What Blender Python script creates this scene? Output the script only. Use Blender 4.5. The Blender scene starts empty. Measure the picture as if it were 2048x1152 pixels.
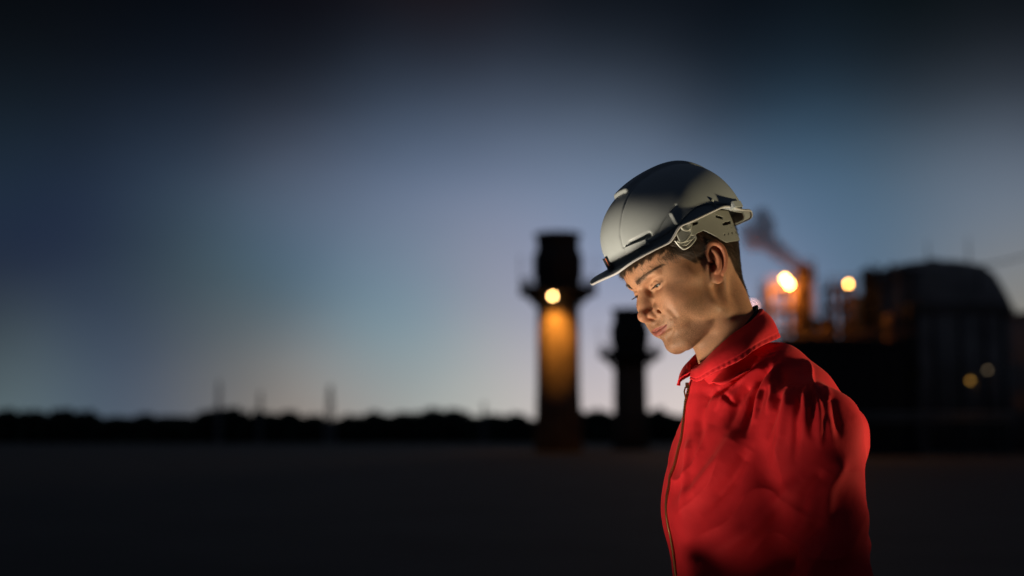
import bpy, math, random
import numpy as np
from math import radians, sin, cos, pi
from mathutils import Vector, Matrix
from mathutils.bvhtree import BVHTree

random.seed(4)
rng = np.random.default_rng(4)
scn = bpy.context.scene
COL = scn.collection

# ------------------------------------------------------------------ camera
CAM_Z = 1.36
TILT = math.atan(304 / 2844.4)
cd = bpy.data.cameras.new('camera')
cam = bpy.data.objects.new('camera', cd)
COL.objects.link(cam)
scn.camera = cam
cam.location = (0, 0, CAM_Z)
cam.rotation_euler = (pi / 2 + TILT, 0, 0)
cd.lens = 50
cd.sensor_width = 36
cd.clip_start = 0.05
cd.clip_end = 20000
cd.dof.use_dof = True
cd.dof.focus_distance = 2.265
cd.dof.aperture_fstop = 2.15


def ray(px, py):
    """direction in the world of a pixel of the 2048 x 1152 photograph"""
    x = (px - 1024) / 2844.4
    z = (576 - py) / 2844.4
    return Vector((x, cos(TILT) - z * sin(TILT), sin(TILT) + z * cos(TILT)))


def P(px, py, Y):
    d = ray(px, py)
    return Vector((0, 0, CAM_Z)) + d * (Y / d.y)


# ------------------------------------------------------------------ world: dusk sky
def srgb(c):
    return tuple(((v / 255) / 12.92 if v / 255 <= 0.04045 else ((v / 255 + 0.055) / 1.055) ** 2.4) for v in c)


SKY = [  # photograph pixel, colour of the evening sky in that direction
    (0, 350, 31, 46, 62), (90, 460, 32, 42, 64), (-60, 640, 42, 54, 72), (60, 790, 84, 100, 108), (330, 800, 84, 95, 108),
    (270, 560, 50, 66, 80), (330, 350, 46, 60, 78), (250, 700, 62, 76, 94), (420, 600, 76, 90, 98), (460, 800, 116, 115, 114),
    (560, 560, 80, 102, 118), (600, 390, 84, 97, 116), (700, 790, 150, 147, 144), (800, 350, 92, 110, 134),
    (800, 520, 118, 130, 148), (780, 660, 122, 148, 160), (1000, 560, 144, 149, 166), (1000, 350, 106, 120, 144),
    (960, 800, 178, 178, 174), (1190, 640, 160, 163, 182), (1180, 800, 200, 190, 190), (1380, 800, 214, 202, 198),
    (1220, 350, 108, 124, 148), (1600, 350, 78, 103, 128), (1530, 560, 122, 136, 162), (1680, 470, 86, 110, 134),
    (1850, 400, 94, 110, 127), (2040, 350, 102, 112, 126), (2010, 500, 112, 121, 132), (2060, 620, 136, 133, 126),
    (1400, 470, 116, 132, 158),
] + [(x, 190, *c) for x, c in zip(range(-200, 2400, 200), ((15, 20, 28), (17, 23, 32), (20, 27, 37), (24, 32, 43), (29, 38, 51), (36, 46, 60), (40, 50, 66), (40, 50, 66), (38, 48, 63), (34, 44, 58), (34, 42, 54), (34, 40, 50), (30, 36, 44)))] \
  + [(x, y, *c) for x in (-450, -950) for y, c in ((200, (26, 31, 40)), (480, (34, 43, 56)), (780, (52, 62, 72)))] \
  + [(x, y, *c) for x in (2420, 2900) for y, c in ((200, (32, 37, 46)), (480, (74, 82, 92)), (780, (96, 96, 94)))] \
  + [(x, 60, 8, 12, 18) for x in range(-300, 2500, 300)]


assert len(SKY) <= 66      # longer node chains overflow the renderer and turn the sky black


def build_world():
    w = bpy.data.worlds.new('World')
    scn.world = w
    w.use_nodes = True
    nt = w.node_tree
    nt.nodes.clear()
    N, Lk = nt.nodes.new, nt.links.new

    def math_(op, a, b=None):
        n = N('ShaderNodeMath'); n.operation = op
        for i, v in enumerate((a, b)):
            if v is None: continue
            if hasattr(v, 'links'): Lk(v, n.inputs[i])
            else: n.inputs[i].default_value = v
        return n.outputs[0]
    tc = N('ShaderNodeTexCoord')
    sep = N('ShaderNodeSeparateXYZ'); Lk(tc.outputs['Generated'], sep.inputs[0])
    az = math_('ARCTAN2', sep.outputs[0], sep.outputs[1])
    el = math_('ARCSINE', sep.outputs[2])
    cmb = N('ShaderNodeCombineXYZ'); Lk(az, cmb.inputs[0]); Lk(el, cmb.inputs[1])
    # soft uneven cloud drift
    nz = N('ShaderNodeTexNoise'); nz.inputs['Scale'].default_value = 7.0; nz.inputs['Detail'].default_value = 3
    sc_ = N('ShaderNodeVectorMath'); sc_.operation = 'MULTIPLY'; Lk(cmb.outputs[0], sc_.inputs[0]); sc_.inputs[1].default_value = (1, 2.2, 1)
    Lk(sc_.outputs[0], nz.inputs['Vector'])
    off = N('ShaderNodeVectorMath'); off.operation = 'MULTIPLY_ADD'
    sub = N('ShaderNodeVectorMath'); sub.operation = 'SUBTRACT'; Lk(nz.outputs['Color'], sub.inputs[0]); sub.inputs[1].default_value = (0.5, 0.5, 0.5)
    Lk(sub.outputs[0], off.inputs[0]); off.inputs[1].default_value = (0.02, 0.012, 0); Lk(cmb.outputs[0], off.inputs[2])
    pos = off.outputs[0]
    acc = None
    wsum = None
    SG = 0.06
    A = []
    for (px, py, r, g, b) in SKY:
        d = ray(px, py).normalized(); A.append((math.atan2(d.x, d.y), math.asin(d.z)))
    A = np.array(A); C = np.array([srgb(q[2:]) for q in SKY])
    W = np.exp(-((A[:, None, :] - A[None, :, :]) ** 2).sum(2) / SG ** 2); W /= W.sum(1)[:, None]
    K = np.linalg.solve(W.T @ W + 0.03 * np.eye(len(A)), W.T @ C + 0.03 * C)   # blend colours that give those colours after blending
    K = np.maximum(K, 0.35 * C)
    for (a0, e0), col in zip(A, K):
        dist = N('ShaderNodeVectorMath'); dist.operation = 'DISTANCE'; Lk(pos, dist.inputs[0]); dist.inputs[1].default_value = (a0, e0, 0)
        q = math_('MULTIPLY', dist.outputs['Value'], dist.outputs['Value'])
        wt = math_('EXPONENT', math_('MULTIPLY', q, -1 / SG ** 2))
        ma = N('ShaderNodeVectorMath'); ma.operation = 'MULTIPLY_ADD'
        Lk(wt, ma.inputs[0]); ma.inputs[1].default_value = tuple(col)
        if acc is not None: Lk(acc, ma.inputs[2])
        else: ma.inputs[2].default_value = (0, 0, 0)
        acc = ma.outputs[0]
        wsum = math_('ADD', wsum, wt) if wsum is not None else wt
    # everywhere else: a very low physical sky
    sky = N('ShaderNodeTexSky'); sky.sky_type = 'NISHITA'; sky.sun_disc = False
    sky.sun_elevation = radians(-4); sky.sun_rotation = radians(4)
    base = N('ShaderNodeVectorMath'); base.operation = 'MULTIPLY_ADD'
    Lk(sky.outputs[0], base.inputs[0]); base.inputs[1].default_value = (0.06,) * 3; base.inputs[2].default_value = (0.017, 0.023, 0.035)
    bw = N('ShaderNodeVectorMath'); bw.operation = 'MULTIPLY_ADD'
    Lk(base.outputs[0], bw.inputs[0]); bw.inputs[1].default_value = (0.004,) * 3; Lk(acc, bw.inputs[2])
    wt = math_('ADD', wsum, 0.004)
    inv = math_('DIVIDE', 1.0, wt)
    fin = N('ShaderNodeVectorMath'); fin.operation = 'MULTIPLY'; Lk(bw.outputs[0], fin.inputs[0]); Lk(inv, fin.inputs[1])
    bg = N('ShaderNodeBackground'); Lk(fin.outputs[0], bg.inputs[0]); bg.inputs[1].default_value = 1.0
    out = N('ShaderNodeOutputWorld'); Lk(bg.outputs[0], out.inputs[0])
    w.cycles.sampling_method = 'MANUAL'
    w.cycles.sample_map_resolution = 512


build_world()
vs = scn.view_settings
vs.view_transform = 'Standard'; vs.look = 'None'; vs.exposure = 0; vs.gamma = 1; vs.use_curve_mapping = False
try:
    scn.cycles.use_denoising = True
    scn.cycles.denoiser = 'OPENIMAGEDENOISE'
    scn.cycles.max_bounces = 6
    scn.cycles.sample_clamp_indirect = 4
    scn.cycles.use_adaptive_sampling = False
except Exception:
    pass


def light(name, kind, loc, target, energy, color, size=0.1, angle=60, blend=0.5):
    l = bpy.data.lights.new(name, kind)
    l.energy = energy; l.color = color
    if kind == 'SPOT':
        l.spot_size = radians(angle); l.spot_blend = blend; l.shadow_soft_size = size
    elif kind == 'AREA':
        l.size = size
    elif kind == 'SUN':
        l.angle = radians(size)
    else:
        l.shadow_soft_size = size
    o = bpy.data.objects.new(name, l); COL.objects.link(o)
    o.location = loc
    if target is not None:
        o.rotation_euler = (Vector(target) - Vector(loc)).to_track_quat('-Z', 'Y').to_euler()
    return o


# work lamps of the yard: low in front of the worker, and low behind his shoulder
light('key_lamp', 'SPOT', (-0.60, 1.88, 0.56), (0.27, 2.27, 1.76), 185, (1.0, 0.87, 0.67), 0.18, 33, 0.85)
light('rear_lamp', 'SPOT', (2.15, 2.12, 0.95), (0.38, 2.3, 1.60), 140, (1.0, 0.83, 0.50), 0.10, 22, 0.8)
light('dusk_sun', 'SUN', (0, 0, 50), (-4, -30, 48), 0.02, (1.0, 0.7, 0.5), 5)

# ------------------------------------------------------------------ helpers
def tag(o, label=None, cat=None, group=None, kind=None):
    for k, v in (('label', label), ('category', cat), ('group', group), ('kind', kind)):
        if v: o[k] = v
    return o


def empty(name, loc, label, cat, group=None):
    o = bpy.data.objects.new(name, None); COL.objects.link(o)
    o.location = loc; o.empty_display_size = 0.2
    return tag(o, label, cat, group)


def mesh_np(name, V, Fq, mat=None, parent=None, smooth=True, off=None, colors=None):
    """V (n,3) world metres; Fq list/array of faces; parent: root whose location is subtracted"""
    me = bpy.data.meshes.new(name)
    V = np.asarray(V, dtype=np.float64)
    if parent is not None:
        o_ = np.array(parent_world(parent)); V = V - o_
    if isinstance(Fq, np.ndarray):
        nf, k = Fq.shape
        me.vertices.add(len(V)); me.vertices.foreach_set('co', V.ravel().astype(np.float32))
        me.loops.add(nf * k); me.loops.foreach_set('vertex_index', Fq.ravel().astype(np.int32))
        me.polygons.add(nf); me.polygons.foreach_set('loop_start', np.arange(0, nf * k, k, dtype=np.int32))
        me.polygons.foreach_set('loop_total', np.full(nf, k, dtype=np.int32))
        me.update(calc_edges=True); me.validate()
    else:
        me.from_pydata([tuple(v) for v in V], [], [tuple(f) for f in Fq]); me.update()
    if smooth: me.polygons.foreach_set('use_smooth', np.ones(len(me.polygons), dtype=bool))
    if colors is not None:
        at = me.color_attributes.new('Col', 'FLOAT_COLOR', 'POINT')
        c4 = np.ones((len(V), 4), dtype=np.float32); c4[:, :3] = colors
        at.data.foreach_set('color', c4.ravel())
    o = bpy.data.objects.new(name, me); COL.objects.link(o)
    if mat: me.materials.append(mat)
    if parent is not None: o.parent = parent
    return o


def parent_world(p):
    l = Vector((0, 0, 0))
    while p is not None:
        l = l + p.location; p = p.parent
    return tuple(l)


class MB:
    """collects simple solids, in world metres, into one mesh"""
    def __init__(s): s.v = []; s.f = []
    def add(s, V, F):
        b = len(s.v); s.v += [tuple(v) for v in V]; s.f += [tuple(i + b for i in f) for f in F]
    def box(s, c, d, rz=0):
        V = []
        for x in (-1, 1):
            for y in (-1, 1):
                for z in (-1, 1):
                    X, Y = x * d[0] / 2, y * d[1] / 2
                    V.append((c[0] + X * cos(rz) - Y * sin(rz), c[1] + X * sin(rz) + Y * cos(rz), c[2] + z * d[2] / 2))
        s.add(V, [(0, 1, 3, 2), (4, 6, 7, 5), (0, 4, 5, 1), (2, 3, 7, 6), (0, 2, 6, 4), (1, 5, 7, 3)])
    def tube(s, pts, r, n=8, r2=None):
        pts = [Vector(p) for p in pts]; V = []; F = []
        m = len(pts)
        for i, p in enumerate(pts):
            t = (pts[min(i + 1, m - 1)] - pts[max(i - 1, 0)]).normalized()
            a = t.orthogonal().normalized() if i == 0 else (a - t * a.dot(t)).normalized()
            b = t.cross(a)
            rr = r if r2 is None else r + (r2 - r) * i / (m - 1)
            for k in range(n):
                V.append(p + (a * cos(2 * pi * k / n) + b * sin(2 * pi * k / n)) * rr)
        for i in range(m - 1):
            for k in range(n):
                k2 = (k + 1) % n
                F.append((i * n + k, i * n + k2, (i + 1) * n + k2, (i + 1) * n + k))
        F.append(tuple(range(n))[::-1]); F.append(tuple((m - 1) * n + k for k in range(n)))
        s.add(V, F)
    def lathe(s, c, prof, n=32):
        V = []; F = []
        for (r, z) in prof:
            for k in range(n): V.append((c[0] + r * cos(2 * pi * k / n), c[1] + r * sin(2 * pi * k / n), c[2] + z))
        m = len(prof)
        for i in range(m - 1):
            for k in range(n):
                k2 = (k + 1) % n
                F.append((i * n + k, i * n + k2, (i + 1) * n + k2, (i + 1) * n + k))
        F.append(tuple(range(n))[::-1]); F.append(tuple((m - 1) * n + k for k in range(n)))
        s.add(V, F)
    def ring(s, c, R, r, n=32):
        V = []; F = []; q = 6
        for k in range(n):
            a = 2 * pi * k / n
            for j in range(q):
                b = 2 * pi * j / q
                V.append((c[0] + (R + r * cos(b)) * cos(a), c[1] + (R + r * cos(b)) * sin(a), c[2] + r * sin(b)))
        for k in range(n):
            for j in range(q):
                F.append((k * q + j, ((k + 1) % n) * q + j, ((k + 1) % n) * q + (j + 1) % q, k * q + (j + 1) % q))
        s.add(V, F)
    def build(s, name, mat, parent=None, smooth=False):
        return mesh_np(name, np.array(s.v), s.f, mat, parent, smooth)


def material(name, color, rough=0.6, metal=0.0, var=0.0, vscale=5, bump=0.0, bscale=200, emit=None, estr=0, spec=0.5):
    m = bpy.data.materials.new(name); m.use_nodes = True
    nt = m.node_tree; b = nt.nodes['Principled BSDF']
    b.inputs['Base Color'].default_value = (*color, 1)
    b.inputs['Roughness'].default_value = rough; b.inputs['Metallic'].default_value = metal
    b.inputs['Specular IOR Level'].default_value = spec
    N, Lk = nt.nodes.new, nt.links.new
    if var or bump:
        tc = N('ShaderNodeTexCoord')
    if var:
        nz = N('ShaderNodeTexNoise'); nz.inputs['Scale'].default_value = vscale; nz.inputs['Detail'].default_value = 6
        Lk(tc.outputs['Object'], nz.inputs['Vector'])
        r = N('ShaderNodeValToRGB'); r.color_ramp.elements[0].position = 0.3; r.color_ramp.elements[1].position = 0.7
        r.color_ramp.elements[0].color = (*[max(0, c * (1 - var)) for c in color], 1)
        r.color_ramp.elements[1].color = (*[min(1, c * (1 + var)) for c in color], 1)
        Lk(nz.outputs['Fac'], r.inputs[0]); Lk(r.outputs[0], b.inputs['Base Color'])
    if bump:
        n2 = N('ShaderNodeTexNoise'); n2.inputs['Scale'].default_value = bscale; n2.inputs['Detail'].default_value = 4
        Lk(tc.outputs['Object'], n2.inputs['Vector'])
        bp = N('ShaderNodeBump'); bp.inputs['Strength'].default_value = bump; bp.inputs['Distance'].default_value = 0.001
        Lk(n2.outputs['Fac'], bp.inputs['Height']); Lk(bp.outputs[0], b.inputs['Normal'])
    if emit:
        b.inputs['Emission Color'].default_value = (*emit, 1); b.inputs['Emission Strength'].default_value = estr
    return m


# ------------------------------------------------------------------ background materials
M_ground = material('asphalt_ground', (0.035, 0.034, 0.033), 0.9, var=0.4, vscale=0.3)
M_conc = material('chimney_concrete', (0.14, 0.10, 0.075), 0.9, var=0.35, vscale=0.6)
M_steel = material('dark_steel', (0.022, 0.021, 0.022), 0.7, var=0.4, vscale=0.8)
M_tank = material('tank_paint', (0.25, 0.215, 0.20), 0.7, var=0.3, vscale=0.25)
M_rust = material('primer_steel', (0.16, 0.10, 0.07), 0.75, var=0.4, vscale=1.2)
M_leaf = material('far_foliage', (0.03, 0.04, 0.025), 0.9, var=0.5, vscale=0.05)
M_mast = material('mast_steel', (0.20, 0.20, 0.21), 0.6, var=0.1, vscale=0.2)


def lampmat(name, col, s): return material(name, (0.8, 0.8, 0.8), 0.4, emit=col, estr=s)


def lamp(name, px, py, Y, r, col, s, label, group=None, light_e=0, lcol=None, armto=None, ldir=None, angle=120):
    p = P(px, py, Y)
    root = empty(name, p, label, 'lamp', group)
    n = 12
    bulb = MB()
    prof = [(r * sin(pi * k / n), -r * cos(pi * k / n)) for k in range(1, n)]
    bulb.lathe(p, prof, 16)
    bulb.build('bulb', lampmat(name + '_glow', col, s), root, True)
    h = MB()
    h.lathe(p + Vector((0, 0, r * 1.02)), [(r * 1.25, -0.15 * r), (r * 1.15, 0.25 * r), (r * 0.4, 0.6 * r), (r * 0.2, 0.9 * r)], 16)
    h.build('housing', M_steel, root)
    b = MB(); b.tube([p + Vector((0, 0, r * 1.8)), p + Vector((0, 0, r * 2.6)), (Vector(armto) if armto else p + Vector((0, 1.0, r * 2.6)))], 0.06, 6)
    b.build('bracket', M_steel, root)
    if light_e:
        if ldir is not None:
            l = light(name + '_light', 'SPOT', p - Vector((0, 0.1, r * 1.3)), Vector(p) + Vector(ldir), light_e, lcol or col, 0.2, angle, 0.8)
        else:
            l = light(name + '_light', 'POINT', p - Vector((0, 0.1, r * 1.3)), None, light_e, lcol or col, 0.2)
        l.parent = root; l.location = l.location - root.location
    return root


# ------------------------------------------------------------------ ground, far trees
g = MB()
g.add([(-9000, -400, 0), (9000, -400, 0), (9000, 16000, 0), (-9000, 16000, 0)], [(0, 1, 2, 3)])
tag(g.build('ground', M_ground), 'dark bare yard ground reaching to the horizon', 'ground', kind='structure')


def treeline():
    V = []; F = []
    r = random.Random(9)
    for k in range(24000):
        Y = r.uniform(640, 760)
        px = r.uniform(-1500, 1620)
        x = (px - 1024) / 2844.4 * Y
        top = 13.0 + 1.6 * math.sin(px / 61) + 1.0 * math.sin(px / 23 + 1) + 0.8 * math.sin(px / 9)
        z = r.uniform(0, 1) ** 0.6 * top
        s = r.uniform(1.0, 2.6) * (1 if z > 5 else 1.8)
        a = Vector((r.gauss(0, 1), r.gauss(0, 1), r.gauss(0, 1))).normalized(); b = a.orthogonal().normalized(); c = a.cross(b)
        o = Vector((x, Y, z))
        i = len(V)
        V += [o + b * s, o + c * s, o - b * s * 0.8, o - c * s * 0.9, o + a * s * 0.7]
        F += [(i, i + 1, i + 4), (i + 1, i + 2, i + 4), (i + 2, i + 3, i + 4), (i + 3, i, i + 4), (i, i + 3, i + 2, i + 1)]
    o = mesh_np('treeline', np.array([tuple(v) for v in V]), F, M_leaf, None, False)
    tag(o, 'low dark far-off wood along the horizon left of the chimneys', 'trees', kind='stuff')


treeline()


def mast(px, ytop, Y, w, label, base=0.0):
    p = P(px, ytop, Y)
    root = empty('lattice_mast', (p.x, Y, base), label, 'mast', 'thin masts far away on the horizon')
    h = p.z - base
    m = MB()
    for sx in (-1, 1):
        for sy in (-1, 1):
            m.tube([(p.x + sx * w, Y + sy * w, base), (p.x + sx * w * 0.25, Y + sy * w * 0.25, base + h * 0.93)], w * 0.16, 5)
    n = 10
    for i in range(n):
        z0 = base + h * 0.93 * i / n; z1 = base + h * 0.93 * (i + 1) / n
        a = 1 - 0.75 * i / n; b = 1 - 0.75 * (i + 1) / n
        for sy in (-1, 1):
            m.tube([(p.x - w * a, Y + sy * w * a, z0), (p.x + w * b, Y + sy * w * b, z1)], w * 0.1, 4)
            m.tube([(p.x + w * a, Y + sy * w * a, z0), (p.x - w * b, Y + sy * w * b, z1)], w * 0.1, 4)
    m.build('lattice', M_mast, root)
    t = MB(); t.tube([(p.x, Y, base + h * 0.9), (p.x, Y, base + h)], w * 0.22, 5, w * 0.1); t.build('antenna', M_mast, root)
    return root


mast(439, 756, 620, 1.2, 'thin tall pale grey mast furthest left on the horizon')
mast(521, 778, 640, 1.3, 'short pale grey mast between the tall thin one and the wide one')
mast(661, 766, 600, 2.0, 'wider pale grey mast on the horizon, left of the empty sky before the tall chimney')
mast(968, 802, 640, 1.6, 'lowest mast just left of the tall lit chimney, only its tip in view')


# ------------------------------------------------------------------ chimneys
def chimney(cx, Y, k, ydeck, ytop, label, deck_r, shaft_r, up_r):
    """k: metres per pixel at Y"""
    c = P(cx, 576, Y); x = c.x
    zd = P(cx, ydeck, Y).z; zt = P(cx, ytop, Y).z
    root = empty('chimney', (x, Y, 0), label, 'chimney', 'round refinery chimneys with railed platforms')
    m = MB(); sr = shaft_r * k
    m.lathe((x, Y, 0), [(sr * 1.15, 0), (sr * 1.04, zd * 0.4), (sr, zd - 0.2)], 48); m.build('shaft', M_conc, root, True)
    u = MB(); ur = up_r * k; H = zt - zd
    u.lathe((x, Y, zd), [(sr * 1.02, 0.15), (ur * 0.93, 0.2 * H), (ur * 1.0, 0.3 * H), (ur * 1.0, 0.6 * H), (ur * 0.86, 0.7 * H), (ur * 0.86, 0.93 * H), (ur * 0.95, 0.94 * H), (ur * 0.95, H), (ur * 0.75, H), (ur * 0.72, H * 0.8)], 40)
    u.build('stack_head', M_steel, root)
    d = MB(); dr = deck_r * k
    d.lathe((x, Y, zd), [(sr * 1.005, -1.5), (sr + (dr - sr) * 0.55, -0.85), (dr, -0.55), (dr, 0.2), (sr * 1.005, 0.15)], 40); d.build('platform', M_steel, root)
    for i in range(12):
        a = 2 * pi * (i + 0.5) / 12
        b = MB(); b.tube([(x + cos(a) * dr * 0.93, Y + sin(a) * dr * 0.93, zd - 0.25), (x + cos(a) * sr * 1.0, Y + sin(a) * sr * 1.0, zd - (dr - sr) * 0.95)], 0.13, 6)
        b.tube([(x + cos(a) * dr * 0.62, Y + sin(a) * dr * 0.62, zd - 0.25), (x + cos(a) * sr * 1.0, Y + sin(a) * sr * 1.0, zd - (dr - sr) * 0.5)], 0.13, 6)
        b.build('bracket', M_steel, root)
    r = MB()
    for hz in (0.4, 0.75, 1.15): r.ring((x, Y, zd + hz), dr * 0.97, 0.07, 40)
    for i in range(28):
        a = 2 * pi * i / 28; r.tube([(x + cos(a) * dr * 0.97, Y + sin(a) * dr * 0.97, zd + 0.1), (x + cos(a) * dr * 0.97, Y + sin(a) * dr * 0.97, zd + 1.1)], 0.03, 5)
    r.build('railing', M_steel, root)
    for s in (-1, 1):   # whip rods on the platform edge
        q = MB(); q.tube([(x + s * dr * 0.97, Y, zd), (x + s * dr * 0.97, Y, zd + H * 0.62)], 0.07, 5); q.build('lightning_rod', M_mast, root)
    l = MB(); a = -2.2
    lx, ly = x + cos(a) * (sr * 1.1 + 0.3), Y + sin(a) * (sr * 1.1 + 0.3)
    for s in (-0.25, 0.25): l.tube([(lx + s, ly, 0.3), (lx + s, ly, zd)], 0.035, 5)
    for i in range(int(zd / 0.6)): l.tube([(lx - 0.25, ly, 0.5 + i * 0.6), (lx + 0.25, ly, 0.5 + i * 0.6)], 0.025, 4)
    l.build('ladder', M_steel, root)
    return x, zd, sr


Y1 = 160; k1 = Y1 / 2844.4
x1, zd1, sr1 = chimney(1116, Y1, k1, 580, 468, 'taller chimney with an orange lamp glowing under its platform', 78, 42, 50)
Y2 = 205; k2 = Y2 / 2844.4
x2, zd2, sr2 = chimney(1259, Y2, k2, 708, 618, 'shorter unlit chimney between the tall one and the worker', 63, 32.5, 39)
lamp('chimney_lamp', 1105, 592, Y1 - sr1 - 2.0, 0.18, (1.0, 0.56, 0.19), 44, 'round orange lamp hanging under the platform of the taller chimney',
     light_e=5200, lcol=(1.0, 0.40, 0.05), armto=(x1 - 0.6, Y1 - sr1 - 0.6, zd1 - 0.3), ldir=(0.1, 0.75, -3.0), angle=100)


# ------------------------------------------------------------------ plant on the right
def frame_tower(px0, px1, ytop, ybot, Y, levels, label, mat, name='steel_tower', cat='steel frame', depth=4.0, t=0.42, braces=True):
    a = P(px0, ytop, Y); b = P(px1, ybot, Y)
    x0, x1_ = a.x, b.x; z1 = a.z; z0 = 0
    root = empty(name, ((x0 + x1_) / 2, Y, 0), label, cat, 'open steel frames of the plant')
    for x in (x0, x1_):
        for y in (Y, Y + depth):
            m = MB(); m.box((x, y, z1 / 2), (t, t, z1)); m.build('column', mat, root)
    for i, z in enumerate(levels):
        z = P(px0, z, Y).z
        m = MB(); m.box(((x0 + x1_) / 2, Y + depth / 2, z), (x1_ - x0 + t * 2, depth + t * 2, 0.16)); m.build('floor_deck', mat, root)
        r = MB()
        for hz in (0.5, 1.0):
            for yy in (Y - t, Y + depth + t): r.tube([(x0 - t, yy, z + hz), (x1_ + t, yy, z + hz)], 0.035, 4)
        n = 6
        for q in range(n + 1):
            for yy in (Y - t, Y + depth + t): r.tube([(x0 - t + (x1_ - x0 + 2 * t) * q / n, yy, z), (x0 - t + (x1_ - x0 + 2 * t) * q / n, yy, z + 1.0)], 0.03, 4)
        for xx in (x0 - t, x1_ + t):
            for hz in (0.5, 1.0): r.tube([(xx, Y - t, z + hz), (xx, Y + depth + t, z + hz)], 0.035, 4)
        r.build('railing', mat, root)
    if braces:
        zs = [P(px0, z, Y).z for z in levels]
        for za, zb in zip(zs[:-1], zs[1:]):
            m = MB(); m.tube([(x0, Y, za - 0.1), (x1_, Y, zb + 0.1)], 0.07, 5); m.build('brace', mat, root)
    return root


def column_vessel(pxc, w, ytop, Y, label, mat, rings=3, name='process_column'):
    c = P(pxc, ytop, Y); k = Y / 2844.4; r = w / 2 * k; H = c.z
    root = empty(name, (c.x, Y, 0), label, 'process column', 'upright process columns of the plant')
    m = MB(); m.lathe((c.x, Y, 0), [(r * 1.1, 0), (r * 1.1, 1.2), (r, 1.5), (r, H - r * 0.6), (r * 0.8, H - r * 0.2), (r * 0.35, H - 0.02), (r * 0.2, H)], 28); m.build('shell', mat, root, True)
    for i in range(rings):
        z = H * (0.55 + 0.4 * i / max(1, rings - 1)) - 0.6
        q = MB(); q.lathe((c.x, Y, z), [(r * 1.01, -0.06), (r * 1.5, -0.06), (r * 1.5, 0.06), (r * 1.01, 0.06)], 24)
        q.ring((c.x, Y, z + 1.0), r * 1.47, 0.035, 24)
        for j in range(10):
            a = 2 * pi * j / 10; q.tube([(c.x + cos(a) * r * 1.47, Y + sin(a) * r * 1.47, z), (c.x + cos(a) * r * 1.47, Y + sin(a) * r * 1.47, z + 1)], 0.03, 4)
        q.build('walkway', M_steel, root)
    p = MB(); p.tube([(c.x + r * 1.15, Y - r * 0.4, 0.5), (c.x + r * 1.15, Y - r * 0.4, H + 0.3), (c.x + r * 0.3, Y, H + 0.5)], r * 0.12, 8); p.build('pipe', mat, root)
    return root


Y3 = 130
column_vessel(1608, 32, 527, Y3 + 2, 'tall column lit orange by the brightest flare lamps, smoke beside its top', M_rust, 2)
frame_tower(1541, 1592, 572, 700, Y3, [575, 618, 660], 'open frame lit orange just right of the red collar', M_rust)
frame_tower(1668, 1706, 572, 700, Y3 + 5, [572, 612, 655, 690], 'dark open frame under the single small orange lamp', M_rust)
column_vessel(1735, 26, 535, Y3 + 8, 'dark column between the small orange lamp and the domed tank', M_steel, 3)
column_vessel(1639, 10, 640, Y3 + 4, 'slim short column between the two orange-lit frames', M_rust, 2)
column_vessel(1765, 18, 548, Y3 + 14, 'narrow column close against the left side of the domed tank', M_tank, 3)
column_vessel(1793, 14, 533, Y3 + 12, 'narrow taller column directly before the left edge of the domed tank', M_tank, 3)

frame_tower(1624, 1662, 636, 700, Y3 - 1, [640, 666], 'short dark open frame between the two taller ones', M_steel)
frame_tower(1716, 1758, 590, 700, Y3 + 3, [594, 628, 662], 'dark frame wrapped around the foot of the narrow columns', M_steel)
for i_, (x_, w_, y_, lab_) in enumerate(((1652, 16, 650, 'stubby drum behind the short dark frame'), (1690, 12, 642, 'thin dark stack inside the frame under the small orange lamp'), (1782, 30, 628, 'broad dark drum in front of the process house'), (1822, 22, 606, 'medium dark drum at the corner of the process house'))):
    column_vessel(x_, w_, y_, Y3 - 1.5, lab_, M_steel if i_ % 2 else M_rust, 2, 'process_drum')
for x0_, x1_, y_, z_, lab_ in ((1556, 1742, 676, 0.16, 'upper pipe bridge running along the feet of the frames'), (1600, 1830, 662, 0.11, 'thinner higher pipe running toward the process house')):
    pp = empty('pipe_bridge', (P(x0_, y_, Y3 - 4).x, Y3 - 4, 0), lab_, 'pipes')
    a_ = P(x0_, y_, Y3 - 4); b_ = P(x1_, y_, Y3 - 4)
    for q_ in range(3):
        m = MB(); m.tube([(a_.x, a_.y + q_ * 0.4, a_.z - 0.2 * (q_ % 2)), (b_.x, b_.y + q_ * 0.4, a_.z - 0.2 * (q_ % 2))], z_, 8); m.build('pipe', M_rust, pp)
    for q_ in range(5):
        m = MB(); X_ = a_.x + (b_.x - a_.x) * (q_ + 0.5) / 5; m.box((X_, a_.y + 0.4, (a_.z - 0.4) / 2), (0.16, 0.16, a_.z - 0.4)); m.box((X_, a_.y + 0.4, a_.z - 0.42), (0.2, 1.4, 0.12)); m.build('support', M_steel, pp)

# long low pipe rack building
pr0 = P(1562, 688, Y3 - 6); pr1 = P(1808, 688, Y3 - 6)
rb = empty('equipment_hall', ((pr0.x + pr1.x) / 2, Y3 - 6, 0), 'long low dark flat-roofed hall below the orange-lit frames', 'building')
m = MB(); m.box(((pr0.x + pr1.x) / 2, Y3 - 3, pr0.z / 2), (pr1.x - pr0.x, 6, pr0.z)); m.build('wall', M_steel, rb)
m = MB(); m.box(((pr0.x + pr1.x) / 2, Y3 - 3, pr0.z + 0.16), (pr1.x - pr0.x + 0.6, 6.6, 0.3)); m.build('roof', M_steel, rb)
for i in range(9):
    m = MB(); m.tube([(pr0.x + 0.3 + i * 1.3, Y3 - 6.2, 0), (pr0.x + 0.3 + i * 1.3, Y3 - 6.2, pr0.z)], 0.09, 6); m.build('downpipe', M_steel, rb)
pk = empty('pipe_rack', ((pr0.x + pr1.x) / 2, Y3 - 9, 0), 'row of dark pipes on low trestles in front of the long hall', 'pipes')
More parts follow.
